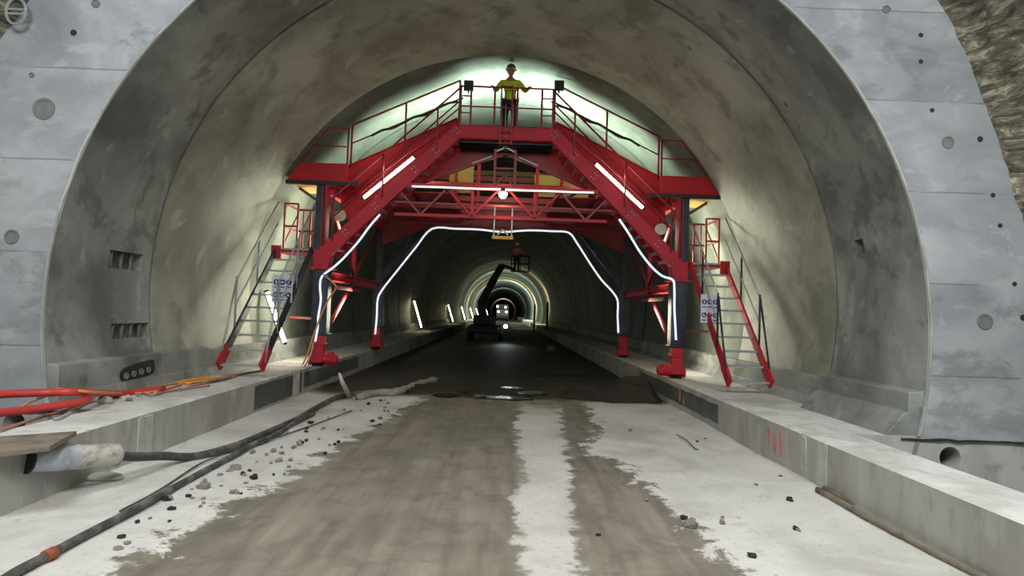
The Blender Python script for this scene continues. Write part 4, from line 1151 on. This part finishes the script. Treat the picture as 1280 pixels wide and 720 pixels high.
# white pipe
p0, p1 = P(34,575,5.25), P(148,569,5.95)
pp = empty('drain_pipe', (p0+p1)/2, 'short pale plastic pipe crusted with mortar sticking out along the left kerb', 'pipe')
d = (p1-p0)
mb = MB(); n = 20
path = [p0+d*t for t in (0, .03, .12, .3, .5)]
mb.tube(path, [.085,.098,.105,.108,.106], n, cap=False); mb.tube(path[::-1], [.098,.10,.096,.088,.075], n, cap=False)
mb.build('pipe_sleeve', 'pipe', pp, smooth=True)
mb = MB(); path = [p0+d*t for t in (.47,.5,.6,.7,.8,.9,.97,1.0)]
mb.tube(path, [.104,.112,.110,.114,.112,.115,.110,.085], n); 
for i, v in enumerate(mb.v): mb.v[i] = v+V(0,noise.noise(v*16)*.012,noise.noise(v*16+V(5,5,5))*.014)
mb.build('pipe_collar', 'pipedirty', pp, smooth=True)
MB().lathe([(.02,0),(.115,0),(.118,.02),(.1,.03)], p0-d*.012, d, 16).build('broken_rim', 'hole', pp)
# lump under the pipe
c = G(130, 596, .04); lm = MB().ball(c, .12, 14, 8, (1.5,1,.35))
for i, v in enumerate(lm.v): lm.v[i] = v+V(noise.noise(v*9)*.03,noise.noise(v*9+V(3,0,0))*.03,0)
tag(lm.build('mortar_lump', 'laitance', smooth=True, org=c), 'flat white mortar lump on the floor below the pale pipe', 'mortar')
# hose leaving the pipe then joining the long one
cable('black_hose', [P(148,570,5.95), P(175,571,6.25), P(205,570,6.6), G(240,571,.05), G(275,563,.05), G(305,553,.05), G(340,538,.05), G(372,523,.05), G(398,508,.05), G(420,497,.06), G(445,492,.06), G(470,489,.05)], .045, 'hose', 'thick dusty black hose running from the pale pipe along the left kerb foot', 'hose', 'black hoses', per=6)
cable('black_hose', [G(-10,735,.04), G(20,715,.04), G(62,693,.04), G(110,667,.04), G(160,641,.04), G(195,622,.04), G(240,597,.04), G(285,573,.04), G(315,556,.04), G(345,543,.04), G(366,530,.04), G(392,517,.04)], .033, 'hose', 'long black hose lying diagonally across the pale floor at lower left', 'hose', 'black hoses')
cable('black_hose', [G(150,639,.03), G(200,612,.03), G(255,577,.03), G(300,562,.03), G(340,549,.03), G(400,528,.03), G(440,513,.03)], .010, 'hose', 'thin black cable running beside the long hose at lower left', 'cable', 'black hoses')
c = G(62,693,.045); d = (G(70,689,.045)-c).normalized()
tag(MB().tube([c-d*.045, c-d*.04, c+d*.04, c+d*.045], [.034,.042,.042,.034], 14).build('hose_coupling', 'rust', smooth=True, org=c), 'rusty orange-brown coupling on the long black hose', 'coupling')
# rods and lumps by left kerb end
c0, c1_ = G(430,497,.04), P(425,468,10.6)
tag(MB().tube([G(437,496,.03), P(428,478,10.9), P(424,466,10.9)], [.05,.04,.02], 8).build('broken_stake', 'laitance', smooth=True, org=G(437,496,0)), 'pale broken stake leaning on the left kerb near the gantry', 'stake')
hl = MB()
path = spline([G(448,497,.05), G(470,491,.07), G(495,490,.07), G(520,481,.05), G(545,474,.05)], 5)
hl.tube(path, [.07+.03*noise.noise(p*3) for p in path], 9)
for i, v in enumerate(hl.v): hl.v[i] = v+V(0,0,noise.noise(v*7)*.03)
tag(hl.build('cement_ridge', 'dusty', smooth=True, org=path[0]), 'grey ridge of spilled cement at the foot of the left kerb', 'cement')

# long steel profiles along the foot of the right kerb
for q, (p, r, mt, lb) in enumerate((([(1022,612),(1100,655),(1180,697),(1260,738)], .032, 'timber', 'long dusty pole on the floor by the right kerb, the outer of the pair'),
                        ([(1030,611),(1098,643),(1178,684),(1262,726)], .032, 'timber', 'long dusty pole on the floor by the right kerb, the one against the kerb'))):
    pts = [G(x, y, r*.8+.015) for x, y in p]
    tag(MB().tube(spline(pts, 5), r, 8).build('floor_pole', mt, smooth=True, org=pts[0]), lb, 'pole', 'poles by the right kerb')
# dark water seep at the right kerb foot
def blob(px, py, rx, ry, z, n=28, seed=0, flat=.003):
    c = G(px, py, z); pts = []
    for k in range(n):
        t = 2*PI*k/n; f = 1+.35*noise.noise(V(math.cos(t)*1.7+seed, math.sin(t)*1.7, seed))
        pts.append(c+V(rx*f*math.cos(t), ry*f*math.sin(t), flat))
    low = [p-V(0,0,.03) for p in pts]
    m = MB(); m.add(pts+low, [tuple(range(n))]+[(k, k+n, (k+1)%n+n, (k+1)%n) for k in range(n)])
    return m, c
for px, py, rx, ry, lb in ((558,494,.22,.18,'small shiny puddle at the left end of the wet strip'),(577,488,.18,.2,'second shiny puddle, beside the smallest left one'),(600,495,.16,.2,'shiny puddle left of the widest one'),
                           (632,497,.42,.2,'widest shiny puddle in the middle of the road at the edge of the dark'),(640,485,.2,.22,'shiny puddle just behind the widest one'),(662,491,.32,.22,'shiny puddle at the right end of the wet strip')):
    m, c = blob(px, py, rx*1.25, ry*1.3, .022, seed=px*.13)
    tag(m.build('puddle', 'water', org=c), lb, 'puddle', 'puddles at the gantry')
# mud berm across the road
def mound(name, x0, x1, y0, y1, h, seed, label, skew=0):
    nx, ny = 60, 26; m = MB()
    for j in range(ny+1):
        for i in range(nx+1):
            u, w = i/nx, j/ny; x = x0+(x1-x0)*u; yv = y0+(y1-y0)*w
            e = min(1, u*5, (1-u)*8)*math.sin(PI*w)
            z = h(x)*max(0, e)*(1+.45*noise.noise(V(x*2.2, yv*3, seed)))+.035*noise.noise(V(x*7, yv*7, seed))*max(0, e)**.5-.02
            yv += .2*noise.noise(V(x*1.1, seed, 0))*1.6
            m.v.append(V(min(x, XR-.003), yv, z))
    for j in range(ny):
        for i in range(nx): m.f.append((j*(nx+1)+i, j*(nx+1)+i+1, (j+1)*(nx+1)+i+1, (j+1)*(nx+1)+i))
    return tag(m.build(name, 'mud', smooth=True, org=(x0, y0, 0)), label, 'mud')
mound('mud_heap', 1.0, 3.52, 12.65, 14.6, lambda x: .10+.40*math.exp(-((x-2.95)/.55)**2), 2, 'dark mud heap piled against the right kerb under the gantry')
mound('mud_heap', -2.6, -.5, 13.3, 14.6, lambda x: .10, 5, 'low dark mud bank on the left side of the road under the gantry')
mound('mud_heap', .5, 3.49, 17.2, 18.4, lambda x: .07, 9, 'low mud bank crossing the right lane behind the dark heap')
c = G(690,436,.1)
rk = MB().ball(c, .22, 12, 8, (1.2,1,.8))
for i, v in enumerate(rk.v): rk.v[i] = v+V(noise.noise(v*4)*.08,0,noise.noise(v*4+V(2,2,2))*.08)
tag(rk.build('boulder', 'stone', smooth=False, org=c), 'grey rock lump on the right side of the unlit road', 'rock')
# scattered lumps on the pale strip
random.seed(11)
proto = [None]
cnt = 0
for i in range(95):
    t = random.random()**.7; px = 150+(520-150)*t+random.uniform(-35, 25); py = 690-(690-508)*t**.8+random.uniform(-22, 14)
    if i > 78: px, py = random.uniform(700, 1000), random.uniform(520, 700)
    c = G(px, py, .004); 
    if not (XL+.35 < c.x < XR-.2) : continue
    if -1.1 < c.x < 1.4 and i < 79: continue
    o = chip(c, random.uniform(.012, .032)*(1.5 if random.random() < .12 else 1), 'mud_crumb', random.choice(['mud','stone','stone']),
         'small crumb of dried mud on the pale left strip of floor' if c.x < 0 else 'small crumb of dried mud on the pale right strip of floor', 'crumbs on the left strip' if c.x < 0 else 'crumbs on the right strip', 'crumb')
for px, py, r, lb in ((865,659,.055,'dark stone lump on the pale floor at lower right'),(254,611,.05,'largest stone lump near the black hose on the left')):
    c = G(px, py, .0); tag(chip(c, r, 'stone', 'stone', lb, None), lb, 'stone')
# twigs of wire on the right strip
cable('wire_offcut', [G(846,543,.02), G(858,550,.03), G(868,560,.02), G(873,562,.02)], .008, 'hose', 'thin bent wire offcut on the pale right floor', 'wire')
# debris on the right walkway by the plinth
for i in range(14):
    px = 1020+i*8+random.uniform(-4,4); c = G(px, 506+(px-1020)*.26+random.uniform(-5,4), ZW)
    if c.x > 4.35: continue
    chip(c, random.uniform(.012,.03), 'concrete_chip', 'stone', 'small concrete chip on the right walkway beside the plinth', 'chips on the right walkway')

# ------------------------------------------------------------------ lights
def area(name, loc, target, size, power, col=(1,1,1), sy=None, spread=None):
    l = bpy.data.lights.new(name, 'AREA'); l.energy = power; l.color = col; l.size = size
    if sy: l.shape = 'RECTANGLE'; l.size_y = sy
    if spread: l.spread = math.radians(spread)
    o = bpy.data.objects.new(name, l); COL.objects.link(o); o.location = loc
    o.rotation_euler = (Vector(target)-Vector(loc)).to_track_quat('-Z', 'Y').to_euler(); return o
def point(name, loc, power, col=(1,1,1), r=.15):
    l = bpy.data.lights.new(name, 'POINT'); l.energy = power; l.color = col; l.shadow_soft_size = r
    o = bpy.data.objects.new(name, l); COL.objects.link(o); o.location = loc; return o
def spot(name, loc, target, power, ang, col=(1,1,1), blend=.8, r=.3):
    l = bpy.data.lights.new(name, 'SPOT'); l.energy = power; l.color = col; l.shadow_soft_size = r
    l.spot_size = math.radians(ang); l.spot_blend = blend
    o = bpy.data.objects.new(name, l); COL.objects.link(o); o.location = loc
    o.rotation_euler = (Vector(target)-Vector(loc)).to_track_quat('-Z', 'Y').to_euler(); return o
for s_ in (-1, 1):
    area('site_floodlight', (s_*3.7, 2.4, 5.6), (s_*6.2, 6.2, .6), 1.6, 230, (.95,.985,1))
area('road_floodlight', (0, .8, 6.2), (0, 4.6, 0), 2.2, 300, (1,.99,.95), spread=140)
# crown floods behind the platform and the warm lamps behind both columns
for s_ in (-1, 1):
    area('crown_floodlight', (GC+s_*.95, 14.2, 5.6), (GC+s_*.8, 14.65, 7.3), .9, 165, (.80,1,.86), sy=.4, spread=112)
for s_ in (-1, 1):
    area('crown_floodlight', (GC+s_*1.2, 14.4, 5.1), (GC+s_*3.4, 15.0, 7.0), .8, 160, (.84,1,.82), sy=.5, spread=118)
    area('column_lamp', (GC+s_*3.62, 14.1, 3.3), (GC+s_*5.2, 13.8, 3.75), .9, 75, (1,.97,.76), sy=1.0, spread=150)
    area('column_lamp', (GC+s_*3.5, 14.3, 1.7), (GC+s_*5.2, 13.5, 1.9), .7, 55, (1,.97,.76), sy=.9, spread=150)
    point('stair_tube_light', g(s_*2.50, FY-.02, 4.75), 7, (1,.93,.82), .2)
point('deck_lamp', g(0, 15.0, 4.9), 6, (1,.75,.45), .1)
point('bulb_light', g(-.02, FY-.12, 4.1), 5, (1,.8,.5), .08)
spot('machine_lamp', hl_+V(0,-.08,.02), (0, 13, .0), 90, 50, (.85,1,.93), blend=1, r=.1)
point('basket_fill', (bx-.3, by-1.3, bz+2.3), 6, (1,.86,.66), .05)  # added fill light with no visible source, brightens the person in the basket
for x, yv, z, e, c in ((.4, 62, 3.6, 600, (.75,1,.9)), (0, 76, 4.0, 3800, (.8,1,.92)), (1.5, 100, 4.2, 9000, (.8,1,.92)),
                       (3.6, 66, 3.4, 2000, (1,.74,.36)), (3.6, 92, 3.2, 6500, (1,.74,.36)), (-3.6, 84, 2.6, 3200, (1,.78,.45)), (0, 135, 5, 2600, (.8,1,.92))):
    spot('bore_fill', (x, yv, z), (x*.6, yv+10, z-.2), e, 140, c, blend=.7, r=.2)  # added spots turned down the bore to brighten its far rings

w = bpy.data.worlds.new('world'); sc.world = w; w.use_nodes = True
w.node_tree.nodes['Background'].inputs[0].default_value = (.75, .85, 1, 1)
w.node_tree.nodes['Background'].inputs[1].default_value = .06

sc.view_settings.view_transform = 'Standard'; sc.view_settings.look = 'None'
sc.view_settings.gamma = 1; sc.view_settings.use_curve_mapping = False; sc.view_settings.exposure = 0
sc.cycles.use_denoising = True
sc.cycles.max_bounces = 8; sc.cycles.diffuse_bounces = 4; sc.cycles.glossy_bounces = 3
sc.cycles.sample_clamp_indirect = 6
